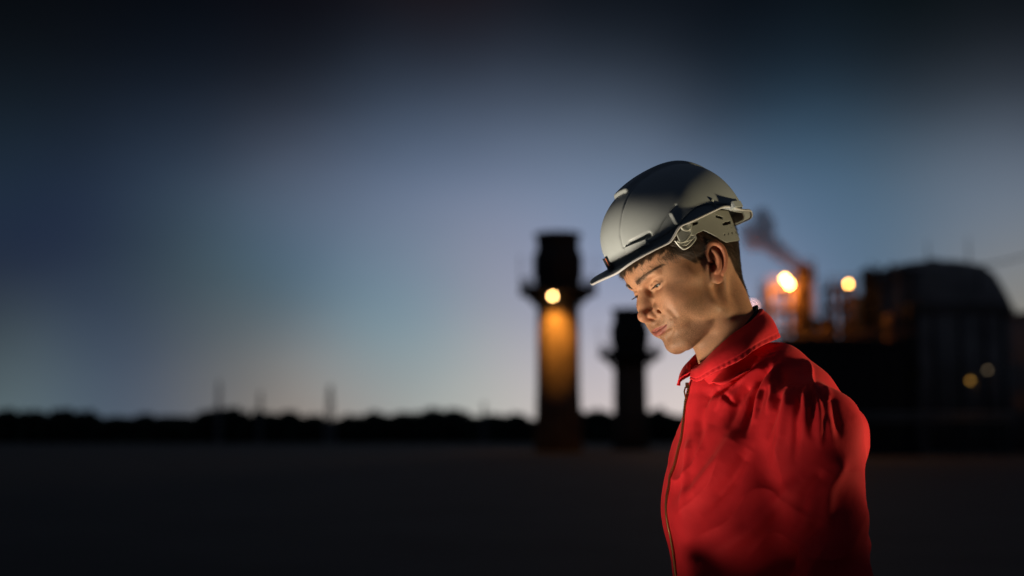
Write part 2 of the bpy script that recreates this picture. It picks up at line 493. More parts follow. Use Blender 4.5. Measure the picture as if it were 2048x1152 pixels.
for i in range(4):
    m = MB(); m.tube([(pr0.x - 6, Y3 - 9 - i * 0.5, 3.0 + 0.5 * (i % 2)), (pr1.x + 8, Y3 - 9 - i * 0.5, 3.0 + 0.5 * (i % 2))], 0.16, 10); m.build('pipe', M_tank, pk)
for i in range(7):
    m = MB(); X = pr0.x - 5 + i * 3.8
    m.box((X, Y3 - 10.8, 1.4), (0.2, 0.2, 2.8)); m.box((X, Y3 - 8.6, 1.4), (0.2, 0.2, 2.8)); m.box((X, Y3 - 9.7, 2.72), (0.2, 2.6, 0.2)); m.build('trestle', M_steel, pk)

# blocky process house against the dome
ph0 = P(1748, 546, Y3 + 18); ph1 = P(1838, 546, Y3 + 18)
ph = empty('process_house', ((ph0.x + ph1.x) / 2, Y3 + 18, 0), 'tall dark windowless block joining the narrow columns to the domed tank', 'building')
m = MB(); m.box(((ph0.x + ph1.x) / 2, Y3 + 20, ph0.z / 2), (ph1.x - ph0.x, 4, ph0.z)); m.build('wall', M_tank, ph)
m = MB(); m.box(((ph0.x + ph1.x) / 2, Y3 + 20, ph0.z + 0.12), (ph1.x - ph0.x + 0.4, 4.4, 0.22)); m.build('roof', M_steel, ph)
for i in range(3):
    m = MB(); X = ph0.x + 0.8 + i * 1.3; m.lathe((X, Y3 + 19, ph0.z + 0.23), [(0.22, 0), (0.22, 0.5 + 0.25 * (i % 2)), (0.3, 0.55 + 0.25 * (i % 2)), (0.05, 0.75 + 0.25 * (i % 2))], 12); m.build('roof_vent', M_steel, ph)
for i in range(5):
    m = MB(); m.box((ph0.x + 0.4 + i * 0.9, Y3 + 17.93, ph0.z / 2), (0.14, 0.12, ph0.z - 0.2)); m.build('stiffener', M_steel, ph)

# domed tank
Y4 = 175; k4 = Y4 / 2844.4
tc_ = P(1868, 576, Y4)
prof = []
for (px, py) in [(2036, 900), (2022, 640), (2012, 606), (1998, 576), (1985, 553), (1966, 537), (1930, 528), (1892, 525)]:
    prof.append(((px - 1868) * k4, P(px, py, Y4).z))
prof[0] = (prof[0][0] * 0.92, 0.0)
tk = empty('domed_tank', (tc_.x, Y4, 0), 'huge dark dome-roofed tank filling the right edge of the view', 'tank')
m = MB(); m.lathe((tc_.x, Y4, 0), [(prof[0][0], 0), (prof[1][0] * 0.985, prof[1][1])], 64); m.build('wall', M_tank, tk, True)
m = MB(); m.lathe((tc_.x, Y4, 0), [(prof[1][0], prof[1][1])] + prof[2:] + [(0.3, prof[-1][1] + 0.15)], 64); m.build('dome_roof', M_tank, tk, True)
for i in range(20):
    a = 2 * pi * i / 20
    m = MB(); m.box((tc_.x + cos(a) * prof[0][0] * 1.02, Y4 + sin(a) * prof[0][0] * 1.02, prof[1][1] / 2), (0.25, 0.25, prof[1][1]), a); m.build('rib', M_steel, tk)
m = MB(); m.ring((tc_.x, Y4, prof[1][1] + 1.1), prof[1][0] * 1.01, 0.05, 64)
for i in range(40):
    a = 2 * pi * i / 40; m.tube([(tc_.x + cos(a) * prof[1][0] * 1.0, Y4 + sin(a) * prof[1][0] * 1.0, prof[1][1]), (tc_.x + cos(a) * prof[1][0] * 1.01, Y4 + sin(a) * prof[1][0] * 1.01, prof[1][1] + 1.1)], 0.04, 4)
m.build('railing', M_steel, tk)
m = MB(); m.lathe((tc_.x, Y4, prof[-1][1]), [(0.9, 0.0), (0.9, 0.25), (0.5, 0.4), (0.2, 0.5)], 20); m.build('roof_vent', M_steel, tk)
for px, py in ((1855, 482), (1936, 474)):
    p = P(px, py, Y4); m = MB(); m.tube([(p.x, Y4, P(px, 535, Y4).z - 0.8), (p.x, Y4, p.z)], 0.16, 6, 0.05); m.build('antenna', M_mast, tk)
# lower tank to the right
pq = P(2085, 622, 150)
st = empty('storage_tank', (pq.x, 150, 0), 'lower dark tank cut by the right edge beside the domed one', 'tank')
m = MB(); m.lathe((pq.x, 150, 0), [(3.4, 0), (3.4, pq.z - 0.5)], 40); m.build('wall', M_tank, st, True)
m = MB(); m.lathe((pq.x, 150, pq.z - 0.5), [(3.55, 0.0), (3.55, 0.12), (0.2, 0.75)], 40); m.build('roof', M_steel, st)
# slanting cable / boom at the right
cb = MB(); a_ = P(1955, 532, Y4 - 10); b_ = P(2140, 476, Y4 - 22)
cb.tube([a_ + (b_ - a_) * t + Vector((0, 0, -0.5 * sin(pi * t))) for t in np.linspace(0, 1, 14)], 0.09, 6)
tag(cb.build('cable', M_mast), 'pale cable slanting up to the right from the domed tank', 'cable')
ev = empty('pylon', (b_.x, b_.y, 0), 'steel pylon beyond the right edge carrying the slanting cable', 'pylon')
m = MB(); m.box((b_.x, b_.y, b_.z / 2), (0.3, 0.3, b_.z)); m.box((b_.x, b_.y, b_.z - 0.3), (1.6, 0.15, 0.15)); m.build('post', M_mast, ev)
a0 = P(1956, 532, Y4 - 10)
m = MB(); m.tube([(a0.x, a0.y, a0.z - 3), (a0.x, a0.y, a0.z)], 0.12, 6); m.build('cable_anchor', M_steel, tk)

# lamps of the plant
OR = (1.0, 0.50, 0.14)
lamp('flare_lamp', 1570, 557, Y3 - 1.4, 0.19, (1.0, 0.50, 0.14), 46, 'upper one of the two brightest orange lamps beside the tall column', 'floodlights of the plant',
     light_e=1100, lcol=(1.0, 0.33, 0.04), armto=P(1592, 556, Y3))
lamp('flare_lamp', 1579, 568, Y3 - 1.4, 0.19, (1.0, 0.50, 0.14), 46, 'lower one of the two brightest orange lamps beside the tall column', 'floodlights of the plant',
     light_e=1100, lcol=(1.0, 0.33, 0.04), armto=P(1594, 568, Y3))
lamp('flood_lamp', 1697, 567, Y3, 0.16, (1.0, 0.46, 0.12), 22, 'single smaller orange lamp left of the domed tank', 'floodlights of the plant',
     light_e=260, lcol=(1.0, 0.35, 0.05), armto=P(1706, 567, Y3 + 5))
lamp('flood_lamp', 1506, 612, Y3 + 20, 0.26, (1.0, 0.50, 0.44), 5.5, 'pale pink lamp half hidden behind the neck above the red collar', 'floodlights of the plant', armto=P(1530, 610, Y3 + 20))
lamp('flood_lamp', 1975, 740, 120, 0.12, (1.0, 0.75, 0.45), 0.6, 'dim white lamp low on the right in front of the tank', 'floodlights of the plant', armto=P(1985, 735, 120))
lamp('flood_lamp', 1940, 760, 120, 0.12, (1.0, 0.6, 0.05), 0.25, 'dim yellow lamp low beside the dim white one', 'floodlights of the plant', light_e=20, lcol=(1, 0.5, 0.1), armto=P(1950, 755, 120))
# lamp posts that carry the free standing lamps
for px, py, Y, lab in ((1530, 610, Y3 + 20, 'thin post behind the collar carrying the pale pink lamp'), (1985, 735, 120, 'thin post carrying the dim white lamp'), (1950, 755, 120, 'thin post carrying the dim yellow lamp')):
    p = P(px, py, Y)
    r_ = empty('lamp_post', (p.x, Y, 0), lab, 'post')
    m = MB(); m.tube([(p.x, Y, 0), (p.x, Y, p.z + 0.6)], 0.09, 8, 0.06); m.build('pole', M_steel, r_)
    m = MB(); m.box((p.x, Y, 0.1), (0.5, 0.5, 0.2)); m.build('base', M_conc, r_)


# smoke: drifting plume as a lumpy closed volume
def smoke():
    pts = [(1606, 536, 12), (1592, 528, 15), (1574, 516, 18), (1556, 502, 20), (1540, 488, 22), (1522, 474, 25), (1504, 484, 19), (1530, 452, 22), (1524, 432, 19), (1496, 462, 18)]
    V = None
    h = 0.12
    k = Y3 / 2844.4
    C = [(P(a, b, Y3 + 1), r * k) for a, b, r in pts]
    lo = np.min([np.array(c) - r for c, r in C], 0) - 0.6; hi = np.max([np.array(c) + r for c, r in C], 0) + 0.6
    ax = [np.arange(lo[i], hi[i], h) for i in range(3)]
    X, Y, Z = np.meshgrid(*ax, indexing='ij', sparse=True)
    D = np.full([len(a) for a in ax], 1e3, dtype=np.float32)
    for c, r in C:
        d = np.sqrt((X - c.x) ** 2 + (Y - c.y) ** 2 + (Z - c.z) ** 2) - r
        D = smin(D, d, 0.5)
    D = D + 0.10 * np.sin(X * 4.1 + 1) * np.sin(Z * 4.7) + 0.06 * np.sin(X * 9 + Y * 7) * np.sin(Z * 8 + 2)
    v, f = surfnets(D, lo, h)
    m = bpy.data.materials.new('smoke'); m.use_nodes = True
    nt = m.node_tree; nt.nodes.clear()
    pv = nt.nodes.new('ShaderNodeVolumePrincipled'); out = nt.nodes.new('ShaderNodeOutputMaterial')
    pv.inputs['Color'].default_value = (0.60, 0.36, 0.30, 1); pv.inputs["Density"].default_value = 0.8; pv.inputs['Anisotropy'].default_value = 0.2
    nt.links.new(pv.outputs[0], out.inputs['Volume'])
    o = mesh_np('smoke', v, f, m)
    tag(o, 'brownish smoke plume drifting up and left from the orange-lit column', 'smoke', kind='stuff')


# ------------------------------------------------------------------ implicit modelling kit (numpy)
def smin(a, b, k):
    h = np.maximum(k - np.abs(a - b), 0) / k
    return np.minimum(a, b) - h * h * k * 0.25


def surfnets(D, org, h):
    S = D < 0
    nx, ny, nz = D.shape
    c = np.zeros((nx - 1, ny - 1, nz - 1), dtype=np.uint8)
    for i in (0, 1):
        for j in (0, 1):
            for k in (0, 1):
                c += S[i:nx - 1 + i, j:ny - 1 + j, k:nz - 1 + k]
    act = (c > 0) & (c < 8)
    ii, jj, kk = np.nonzero(act)
    n = len(ii)
    idx = np.full(act.shape, -1, dtype=np.int32); idx[ii, jj, kk] = np.arange(n)
    pos = np.zeros((n, 3)); cnt = np.zeros(n)
    corners = [(i, j, k) for i in (0, 1) for j in (0, 1) for k in (0, 1)]
    for a in corners:
        for ax in range(3):
            if a[ax] == 1: continue
            b = list(a); b[ax] = 1
            va = D[ii + a[0], jj + a[1], kk + a[2]]; vb = D[ii + b[0], jj + b[1], kk + b[2]]
            m = (va < 0) != (vb < 0)
            t = np.where(m, va / np.where(m, va - vb, 1), 0)
            p = np.array(a, float)[None, :].repeat(n, 0); p[:, ax] = t
            pos += p * m[:, None]; cnt += m
    V = (np.stack([ii, jj, kk], 1) + pos / cnt[:, None]) * h + np.asarray(org, float)
    F = []
    for ax in range(3):
        sl0 = [slice(1, -1)] * 3; sl1 = [slice(1, -1)] * 3
        sl0[ax] = slice(0, -1); sl1[ax] = slice(1, None)
        a = S[tuple(sl0)]; b = S[tuple(sl1)]
        for s in (0, 1):
            m = (a & ~b) if s == 0 else (~a & b)
            q = np.stack(np.nonzero(m), 1)
            if len(q) == 0: continue
            o = [1, 1, 1]; o[ax] = 0
            q = q + np.array(o)
            u, w = (ax + 1) % 3, (ax + 2) % 3
            def cell(du, dw):
                r = q.copy(); r[:, u] -= du; r[:, w] -= dw
                return idx[r[:, 0], r[:, 1], r[:, 2]]
            quad = np.stack([cell(1, 1), cell(0, 1), cell(0, 0), cell(1, 0)], 1)
            if s == 1: quad = quad[:, ::-1]
            F.append(quad)
    F = np.concatenate(F)
    F = F[(F >= 0).all(1)]
    return V, F


class Vol:
    """signed distance grid in millimetres; if sym, only y >= 0 is stored (mirror)"""
    def __init__(s, lo, hi, h, sym=True):
        s.h = h; s.sym = sym
        lo = list(lo)
        if sym: lo[1] = 0.0
        s.ax = [np.arange(lo[i], hi[i] + h, h, dtype=np.float32) for i in range(3)]
        s.D = np.full([len(a) for a in s.ax], 60.0, dtype=np.float32)
    def _sl(s, lo, hi):
        out = []
        for i in range(3):
            a = s.ax[i]
            i0 = max(0, int((lo[i] - a[0]) / s.h)); i1 = min(len(a), int((hi[i] - a[0]) / s.h) + 2)
            out.append(slice(i0, max(i0, i1)))
        return tuple(out)
    def op(s, fn, lo, hi, k, mode='u'):
        kp = k; k = max(k, 20) if k == 0 else k
        lo = np.array(lo, float) - 2 * k - 4; hi = np.array(hi, float) + 2 * k + 4
        sl = s._sl(lo, hi)
        if any(q.stop <= q.start for q in sl): return
        X = s.ax[0][sl[0]][:, None, None]; Y = s.ax[1][sl[1]][None, :, None]; Z = s.ax[2][sl[2]][None, None, :]
        d = fn(X, Y, Z).astype(np.float32); D = s.D[sl]
        if mode == 'u': s.D[sl] = smin(D, d, max(kp, 0.01))
        elif mode == 's': s.D[sl] = -smin(-D, d, max(kp, 0.01))
    def ell(s, c, r, k=5, mode='u', B=None):
        c = np.array(c, float); r = np.array(r, float)
        def fn(X, Y, Z):
            x, y, z = X - c[0], Y - c[1], Z - c[2]
            if B is not None:
                x, y, z = (x * B[0][0] + y * B[0][1] + z * B[0][2], x * B[1][0] + y * B[1][1] + z * B[1][2], x * B[2][0] + y * B[2][1] + z * B[2][2])
            k0 = np.sqrt((x / r[0]) ** 2 + (y / r[1]) ** 2 + (z / r[2]) ** 2)
            k1 = np.sqrt((x / r[0] ** 2) ** 2 + (y / r[1] ** 2) ** 2 + (z / r[2] ** 2) ** 2) + 1e-6
            return k0 * (k0 - 1) / k1
        R = r if B is None else np.full(3, r.max())
        s.op(fn, c - R, c + R, k, mode)
    def cone(s, a, b, ra, rb, k=5, mode='u'):
        a = np.array(a, float); b = np.array(b, float); ab = b - a; L = float(ab @ ab) + 1e-9
        def fn(X, Y, Z):
            x, y, z = X - a[0], Y - a[1], Z - a[2]
            t = np.clip((x * ab[0] + y * ab[1] + z * ab[2]) / L, 0, 1)
            return np.sqrt((x - t * ab[0]) ** 2 + (y - t * ab[1]) ** 2 + (z - t * ab[2]) ** 2) - (ra + (rb - ra) * t)
        m = max(ra, rb)
        s.op(fn, np.minimum(a, b) - m, np.maximum(a, b) + m, k, mode)
    def path(s, pts, rs, k=3, mode='u'):
        if not hasattr(rs, '__len__'): rs = [rs] * len(pts)
        for i in range(len(pts) - 1): s.cone(pts[i], pts[i + 1], rs[i], rs[i + 1], k, mode)
    def mesh(s):
        D = s.D; org = [a[0] for a in s.ax]
        if s.sym:
            D = np.concatenate([D[:, :0:-1, :], D], axis=1)
            org[1] = -s.ax[1][-1]
        return surfnets(D, org, s.h)


def rotm(ax, a):
    ax = np.array(ax, float); ax /= np.linalg.norm(ax)
    K = np.array([[0, -ax[2], ax[1]], [ax[2], 0, -ax[0]], [-ax[1], ax[0], 0]])
    return np.eye(3) + sin(a) * K + (1 - cos(a)) * K @ K


def pose(yaw, pitch, roll):
    F = np.array([-1, 0, 0.]); Lf = np.array([0, -1, 0.]); U = np.array([0, 0, 1.])
    return rotm(U, yaw) @ rotm(Lf, pitch) @ rotm(F, roll) @ np.stack([F, Lf, U], 1)


def seg_dist(V, pts):
    """distance of each vertex to a polyline, and the arc parameter 0..1"""
    pts = np.asarray(pts, float)
    best = np.full(len(V), 1e9); par = np.zeros(len(V)); acc = 0
    Ls = np.linalg.norm(pts[1:] - pts[:-1], axis=1); tot = Ls.sum() + 1e-9
    for i in range(len(pts) - 1):
        ab = pts[i + 1] - pts[i]
        t = np.clip(((V - pts[i]) @ ab) / (ab @ ab + 1e-12), 0, 1)
        d = np.linalg.norm(V - pts[i] - t[:, None] * ab, axis=1)
        m = d < best
        best[m] = d[m]; par[m] = (acc + t[m] * Ls[i]) / tot
        acc += Ls[i]
    return best, par


def vnormals(V, F):
    n = np.zeros_like(V)
    a = V[F[:, 2]] - V[F[:, 0]]; b = V[F[:, 3]] - V[F[:, 1]]
    fn = np.cross(a, b)
    for i in range(4): np.add.at(n, F[:, i], fn)
    return n / (np.linalg.norm(n, axis=1)[:, None] + 1e-12)


smoke()

# ------------------------------------------------------------------ the worker
PX = 0.408                      # where he stands
worker = empty('person', (PX, 2.36, 0), 'man in white hard hat and red coverall, seen from his left, looking down', 'person')
HR = pose(radians(28), radians(26.2), radians(10.9))
HT = np.array([0.2885, 2.317, CAM_Z + 0.2635])


def h2w(V): return (np.asarray(V) @ HR.T) / 1000 + HT
def w2h(V): return ((np.asarray(V) - HT) * 1000) @ HR


QUAL = 1.0


def build_head():
    v = Vol((-135, 0, -182), (130, 105, 140), QUAL)
    E, Cn = v.ell, v.cone
    def Pa(pts, rs, k=3, mode='u'):          # smooth curve through the points
        P_ = np.array([np.asarray(p, float) for p in pts]); n_ = len(P_)
        rs = np.array(rs if hasattr(rs, '__len__') else [rs] * n_, float)
        if n_ > 4:
            ts = np.linspace(0, n_ - 1, (n_ - 1) * 3 + 1); out = []; ro = []
            for t in ts:
                i = min(int(t), n_ - 2); x = t - i
                p0, p1, p2, p3 = P_[max(i - 1, 0)], P_[i], P_[i + 1], P_[min(i + 2, n_ - 1)]
                out.append(0.5 * ((2 * p1) + (-p0 + p2) * x + (2 * p0 - 5 * p1 + 4 * p2 - p3) * x * x + (-p0 + 3 * p1 - 3 * p2 + p3) * x ** 3)); ro.append(rs[i] * (1 - x) + rs[i + 1] * x)
            P_, rs = out, ro
        v.path(P_, list(rs), k, mode)
    # skull and face masses  (x forward, y to his left, z up; origin between the ears)
    E((-14, 0, 48), (101, 77, 78), 0)
    E((34, 0, 52), (60, 62, 56), 22)
    E((36, 0, -10), (55, 58, 58), 22)
    E((-26, 0, 4), (66, 61, 50), 25)
    E((60, 0, -50), (36, 38, 40), 16)                      # muzzle
    Cn((21, 49, -56), (72, 15, -84), 13, 15, 15)           # jaw
    Cn((70, 12, -86), (36, 32, -76), 13, 13, 12)
    Cn((8, 57, -5), (18, 50, -50), 11, 11, 16)
    E((83, 0, -83), (14.5, 17, 13.5), 9)                   # chin
    E((58, 0, -76), (28, 26, 20), 12)
    Cn((70, 39, -7), (34, 58, 0), 13, 10, 20)              # cheek bone
    E((36, 46, 16), (28, 17, 28), 18)
    E((66, 34, -28), (20, 23, 30), 18)
    E((38, 50, -35), (26, 12, 30), 16)
    Cn((87, 7, 34), (75, 40, 33), 9.5, 8, 9)               # brow
    E((89, 0, 40), (9, 16, 14), 10)
    # orbit
    E((92, 32, 14), (19, 18, 12.5), 9, 's')
    E((90, 17, 10), (9, 7, 9), 7, 's')
    E((66, 32, -5), (17, 17, 12), 9)
    E((58, 60, 32), (12, 5, 14), 14, 's') if False else None
    # lids over the eyeball, lens shaped opening, gaze lowered
    ec = np.array((70.0, 32.0, 15.5))
    E(ec, (13.7, 14.0, 13.4), 4)
    Cn(ec + (9, -16, -3), ec + (11, -11, -1), 3.5, 3.5, 4)
    def opening(X, Y, Z):
        x, y, z = X - ec[0], Y - ec[1], Z - ec[2]
        e = np.degrees(np.arctan2(z, np.sqrt(x * x + y * y))); a = np.degrees(np.arctan2(y, np.maximum(x, 0.1)))
        q = (a - 5) / 47.0
        w = np.maximum(1 - q * q, -1)
        hi = -12 + 2.5 * q + 6.6 * w; lo = -12 + 2.5 * q - 11 * w
        r = np.sqrt(x * x + y * y + z * z)
        return np.maximum(np.maximum((e - hi), (lo - e)) * 0.22, np.maximum(r - 17.5, -x + 1))
    v.op(opening, ec - 17, ec + 17, 1.2, 's')
    # upper lid crease
    creases = []
    cr = [ec + np.array((13.6 * cos(radians(a)) * cos(radians(el)), 13.8 * sin(radians(a)) * cos(radians(el)), 13.4 * sin(radians(el)))) for a, el in ((-40, 12), (-20, 24), (0, 30), (20, 27), (38, 17), (52, 3))]
    creases.append((cr, 1.6, -0.9))
    cr = [ec + np.array((14.2 * cos(radians(a)) * cos(radians(el)), 14.2 * sin(radians(a)) * cos(radians(el)), 14.2 * sin(radians(el)))) for a, el in ((-38, -30), (-10, -44), (20, -44), (42, -34))]
    creases.append((cr, 2.2, -0.7))
    # nose
    Pa([(85, 0, 22), (91, 0, 10), (100, 0, -4), (108.5, 0, -17)], [6.5, 6.0, 6.5, 7.3], 8)
    E((90, 0, -8), (13, 10.5, 20), 9)
    E((111.0, 0, -21), (9.2, 8.4, 8.4), 7)
    E((98.5, 11.6, -24.5), (10, 6.2, 7.2), 4.5)
    Cn((110, 0, -27), (98, 0, -34), 4.4, 5.0, 4)
    E((102.5, 7.0, -32.4), (5.6, 2.7, 4.0), 2, 's')
    # mouth: full muzzle, lips, parting line, corners
    E((86, 0, -50), (16, 24, 18), 12)
    E((76, 27, -44), (15, 13, 18), 14)
    E((79, 24, -27), (13, 12, 14), 12)
    E((87, 19.5, -25), (9, 6, 8), 6)
    E((90, 18.0, -20), (9, 5, 8), 5)
    Pa([(100.5, 0, -47.0), (97.5, 9, -46.6), (92, 17, -48.5), (85.5, 24.5, -49.2)], [4.3, 4.1, 3.2, 1.6], 3)
    Pa([(99.0, 0, -57), (96.8, 8, -56.8), (91, 16, -55.5), (85, 23.5, -51.2)], [5.4, 5.1, 3.8, 1.6], 3)
    Cn((104.5, 0, -51.6), (101.5, 7, -51.4), 0.7, 0.3, 2, 's')
    Cn((110, 0, -36), (107.5, 0, -44), 2.6, 3.0, 4, 's')
    Pa([(104, 0, -67), (98, 12, -66), (90, 22, -62)], [5.2, 4.6, 3.0], 7, 's')
    # smile fold and cheek hollow
    Pa([(93, 22, -24), (88.5, 28.5, -33), (85.5, 33.5, -43), (81, 36, -53)], [1.6, 1.8, 1.7, 1.0], 6, 's')
    # neck
    ax = np.array((0.20, 0, -0.98))
    a0 = np.array((-32.0, 0, -8)); a1 = a0 + ax * 215
    Cn(a0, a1, 47, 57, 18)
    Cn((-18, 54, -20), a0 + ax * 190 + np.array((44, -6, 0)), 12, 11, 14)   # sterno-mastoid
    Cn((22, 0, -86), a0 + ax * 190 + np.array((32, 0, 10)), 20, 26, 16)
    E((34, 0, -128), (13, 11, 14), 12)                                      # larynx
    Cn((-60, 18, 5), a0 + ax * 190 + np.array((-14, 24, 0)), 20, 30, 20)
    E((0, 68, -40), (11, 9, 24), 14, 's')
    E((6, 36, -70), (22, 20, 26), 16)                                  # hollow behind the jaw
    Cn((7, 61, -6), (8, 61, -20), 9, 8, 6)
    # ear
    flare = radians(24); tilt = radians(17)
    eb = np.array((-cos(flare) * cos(tilt), sin(flare), -0.0 * 1 - sin(tilt) * cos(flare))); eb = np.array((-cos(flare), sin(flare), 0.0))
    eu = np.array((-sin(tilt), 0.04, cos(tilt))); eb = eb - eu * (eb @ eu); eb /= np.linalg.norm(eb)
    eo = np.cross(eu, eb); eo = eo if eo[1] > 0 else -eo
    eo /= np.linalg.norm(eo)
    o = np.array((3.0, 69.0, 4.0))
    T = lambda s, t, w: o + eb * s + eu * t + eo * w
    Bm = (eb, eu, eo)
    E(T(15, 3, -3.0), (17, 27, 6), 3, 'u', Bm)
    E(T(10, 2, -8), (11, 20, 10), 5, 'u', Bm)
    E(T(12, -23, -0.5), (9.5, 10, 3.6), 4, 'u', Bm)         # lobe
    E(T(13, 10, 6), (10.5, 17, 6.5), 2.5, 's', Bm)          # scapha basin
    E(T(10, -3, 3.0), (8.0, 11.5, 8.5), 2.5, 's', Bm)       # concha
    Pa([T(8, 3, -1), T(5, 9, 1.5), T(4, 18, 2), T(7, 27, 2.5), T(14, 32, 3), T(22, 31, 3.2), T(29, 24, 3), T(32, 13, 2.4), T(31, 1, 1.8), T(27, -10, 1.2), T(21, -19, 0.6)],
       [2.2, 2.8, 3.3, 3.7, 3.9, 3.9, 3.9, 3.7, 3.4, 3.2, 3.2], 1.8)
    Pa([T(13, 24, 0.5), T(18, 17, 1.2), T(21, 8, 2.0), T(20.5, -2, 2.4), T(17, -11, 2.2), T(12, -15, 1.8)], [2.2, 2.8, 3.1, 3.2, 3.2, 3.0], 2.5)
    Pa([T(21, 21, 0.8), T(19.5, 14, 1.4)], [2.0, 2.6], 2.5)
    E(T(0.5, -2.5, 1.6), (3.8, 6.0, 3.6), 3, 'u', Bm)       # tragus
    Pa([T(8, -1, -8), T(8, -5, 2)], [5.5, 4.5], 2, 's')     # ear canal side of the concha
    V, F = v.mesh()
    # smile fold, cheek fold, crease lines pressed into the surface
    Nn = vnormals(V, F)
    kd_f = V
    def onskin(a, b, sg):       # foremost skin point with given sideways and height coordinate
        m = (np.abs(V[:, 1] - a * sg) < 1.6) & (np.abs(V[:, 2] - b) < 1.6) & (V[:, 0] > 20)
        return V[m][np.argmax(V[m, 0])]
    for sg in (1, -1):
        for pl, w_, dp in ((((41, -24), (44, -33), (45, -43), (43, -53)), 5.0, -1.6),):
            L = [onskin(a, b, sg) for a, b in pl]
            d, par = seg_dist(V, L)
            V = V + Nn * (dp * np.exp(-(d / w_) ** 2) * np.clip(np.minimum(par, 1 - par) * 4, 0.15, 1))[:, None]
        L = [onskin(a, b, sg) for a, b in ((0.5, -51.5), (6, -51.3), (12, -51.3), (18, -50.9), (24, -49.8), (28.5, -47.8))]
        d, par = seg_dist(V, L)
        V = V + Nn * (-1.9 * np.exp(-(d / 1.7) ** 2) * np.clip((1 - par) * 4, 0.0, 1))[:, None]
        for cr_, w_, dp in creases:
            L = [c_ * np.array((1, sg, 1)) for c_ in cr_]
            d, par = seg_dist(V, L)
            V = V + Nn * (dp * np.exp(-(d / w_) ** 2) * np.clip(np.minimum(par, 1 - par) * 5, 0.1, 1))[:, None]
    # ---------------- colours: pigment of skin, lips, beard area, brows, scalp; painted shade where lips part
    f, l, u = V[:, 0], np.abs(V[:, 1]), V[:, 2]
    n = len(V)
    base = np.array((0.60, 0.315, 0.18))
    C = np.tile(base, (n, 1))
    def sm(x, a, b): t = np.clip((x - a) / (b - a), 0, 1); return t * t * (3 - 2 * t)
    nz = lambda s, ph: (np.sin(V[:, 0] * s + ph) * np.sin(V[:, 1] * s * 1.3 + ph * 2) * np.sin(V[:, 2] * s * 0.9 + ph * 3))
    def mix(C, m, c): return C * (1 - m[:, None]) + np.array(c) * m[:, None]
    blotch = 0.5 + 0.5 * nz(0.16, 1.0) + 0.3 * nz(0.5, 2.0)
    C = mix(C, 0.25 * np.clip(blotch, 0, 1), (0.55, 0.28, 0.17))
    # redder nose, cheeks, ears
    m = np.exp(-(((f - 106) / 16) ** 2 + (l / 16) ** 2 + ((u + 22) / 13) ** 2)); C = mix(C, 0.55 * m, (0.52, 0.19, 0.11))
    m = np.exp(-(((f - 72) / 24) ** 2 + ((l - 42) / 18) ** 2 + ((u + 16) / 20) ** 2)); C = mix(C, 0.3 * m, (0.52, 0.22, 0.13))
    m = sm(l, 70, 76) * sm(f, 12, 4) * sm(u, -45, -38); C = mix(C, 0.65 * m, (0.52, 0.17, 0.09))
    # beard shadow
    jaw = sm(u, -26, -40) * sm(f, 4, 20) * (1 - sm(u, -104, -118)) * (0.35 + 0.65 * sm(f, 28, 68))
    jaw = np.maximum(jaw, sm(u, -30, -36) * sm(f, 84, 92) * (1 - sm(u, -44.5, -42.5) * 0))
    jaw = jaw * (1 - np.exp(-(((l - 42) / 13) ** 2 + ((u + 38) / 11) ** 2)) * 0.8)
    speck = np.clip(0.72 + 0.34 * rng.standard_normal(n), 0.1, 1.0)
    C = mix(C, np.clip(0.62 * jaw * speck, 0, 1), (0.16, 0.09, 0.055))
    # lips
    mid = -51.5 + 1.9 * np.clip((l - 12) / 14, 0, 1.3) ** 2
    lipz = np.where(u > mid, (u - mid) / (5.6 - 0.0065 * l * l + 0.5 * np.exp(-((l - 5) / 3) ** 2)), (mid - u) / (9.0 - 0.011 * l * l))
    m = sm(lipz, 1.08, 0.86) * sm(l, 26.5, 23.5) * sm(f, 80, 84) * (u < -44) * (u > -64); C = mix(C, 0.9 * m, (0.40, 0.125, 0.10))
    m = np.exp(-((u - mid - 0.1) / 0.9) ** 2) * sm(l, 28, 25) * sm(f, 82, 86); C = mix(C, 0.7 * m, (0.12, 0.035, 0.03))  # shade between the closed lips painted in as a dark line
    # inside of ear, nostril a little deeper red
    # hair bearing skin
    hl = 15 + 1.15 * np.maximum(f - 22, 0) + 0.004 * np.maximum(f - 22, 0) ** 2           # temple hairline height
    hl = np.minimum(hl, 55 + 2.5 * np.sin(l * 0.5))
    front = sm(u, hl - 2, hl + 3) * sm(f, 12, 17)
    side = sm(u, 14, 20) * sm(f, 17, 13) * sm(f, -8, -4)
    back = sm(u, 0.0, 6.0) * sm(f, -4, -12)
    nape_line = -72 - 0.0 * f
    rear = sm(f, -44 + 0.27 * u, -50 + 0.27 * u) * sm(u, 30, 20) * sm(u, -84, -70)
    hairm = np.clip(np.maximum.reduce([front, side, back, rear, sm(u, 66, 74)]), 0, 1)
    notear = 1 - np.maximum(sm(l, 77, 79), sm(l, 71.5, 74) * (u < 26)) * sm(f, -40, -34) * sm(f, 12, 8) * (u < 46)
    hairm = hairm * notear
    C = mix(C, 0.85 * hairm, (0.035, 0.022, 0.014))
    # dark lash line along the lids
    x_, y_, z_ = f - ec[0], l - ec[1], u - ec[2]
    r_ = np.sqrt(x_ * x_ + y_ * y_ + z_ * z_)
    e_ = np.degrees(np.arctan2(z_, np.sqrt(x_ * x_ + y_ * y_))); a_ = np.degrees(np.arctan2(y_, np.maximum(x_, 0.1)))
    q_ = (a_ - 5) / 47.0; w_ = np.maximum(1 - q_ * q_, -1)
    near_ = sm(r_, 17, 15.5) * sm(np.abs(q_), 1.08, 0.9) * (x_ > 0)
    C = mix(C, 0.8 * near_ * np.exp(-((e_ - (-12 + 2.5 * q_ + 8.5 * w_)) / 3.2) ** 2), (0.03, 0.018, 0.012))
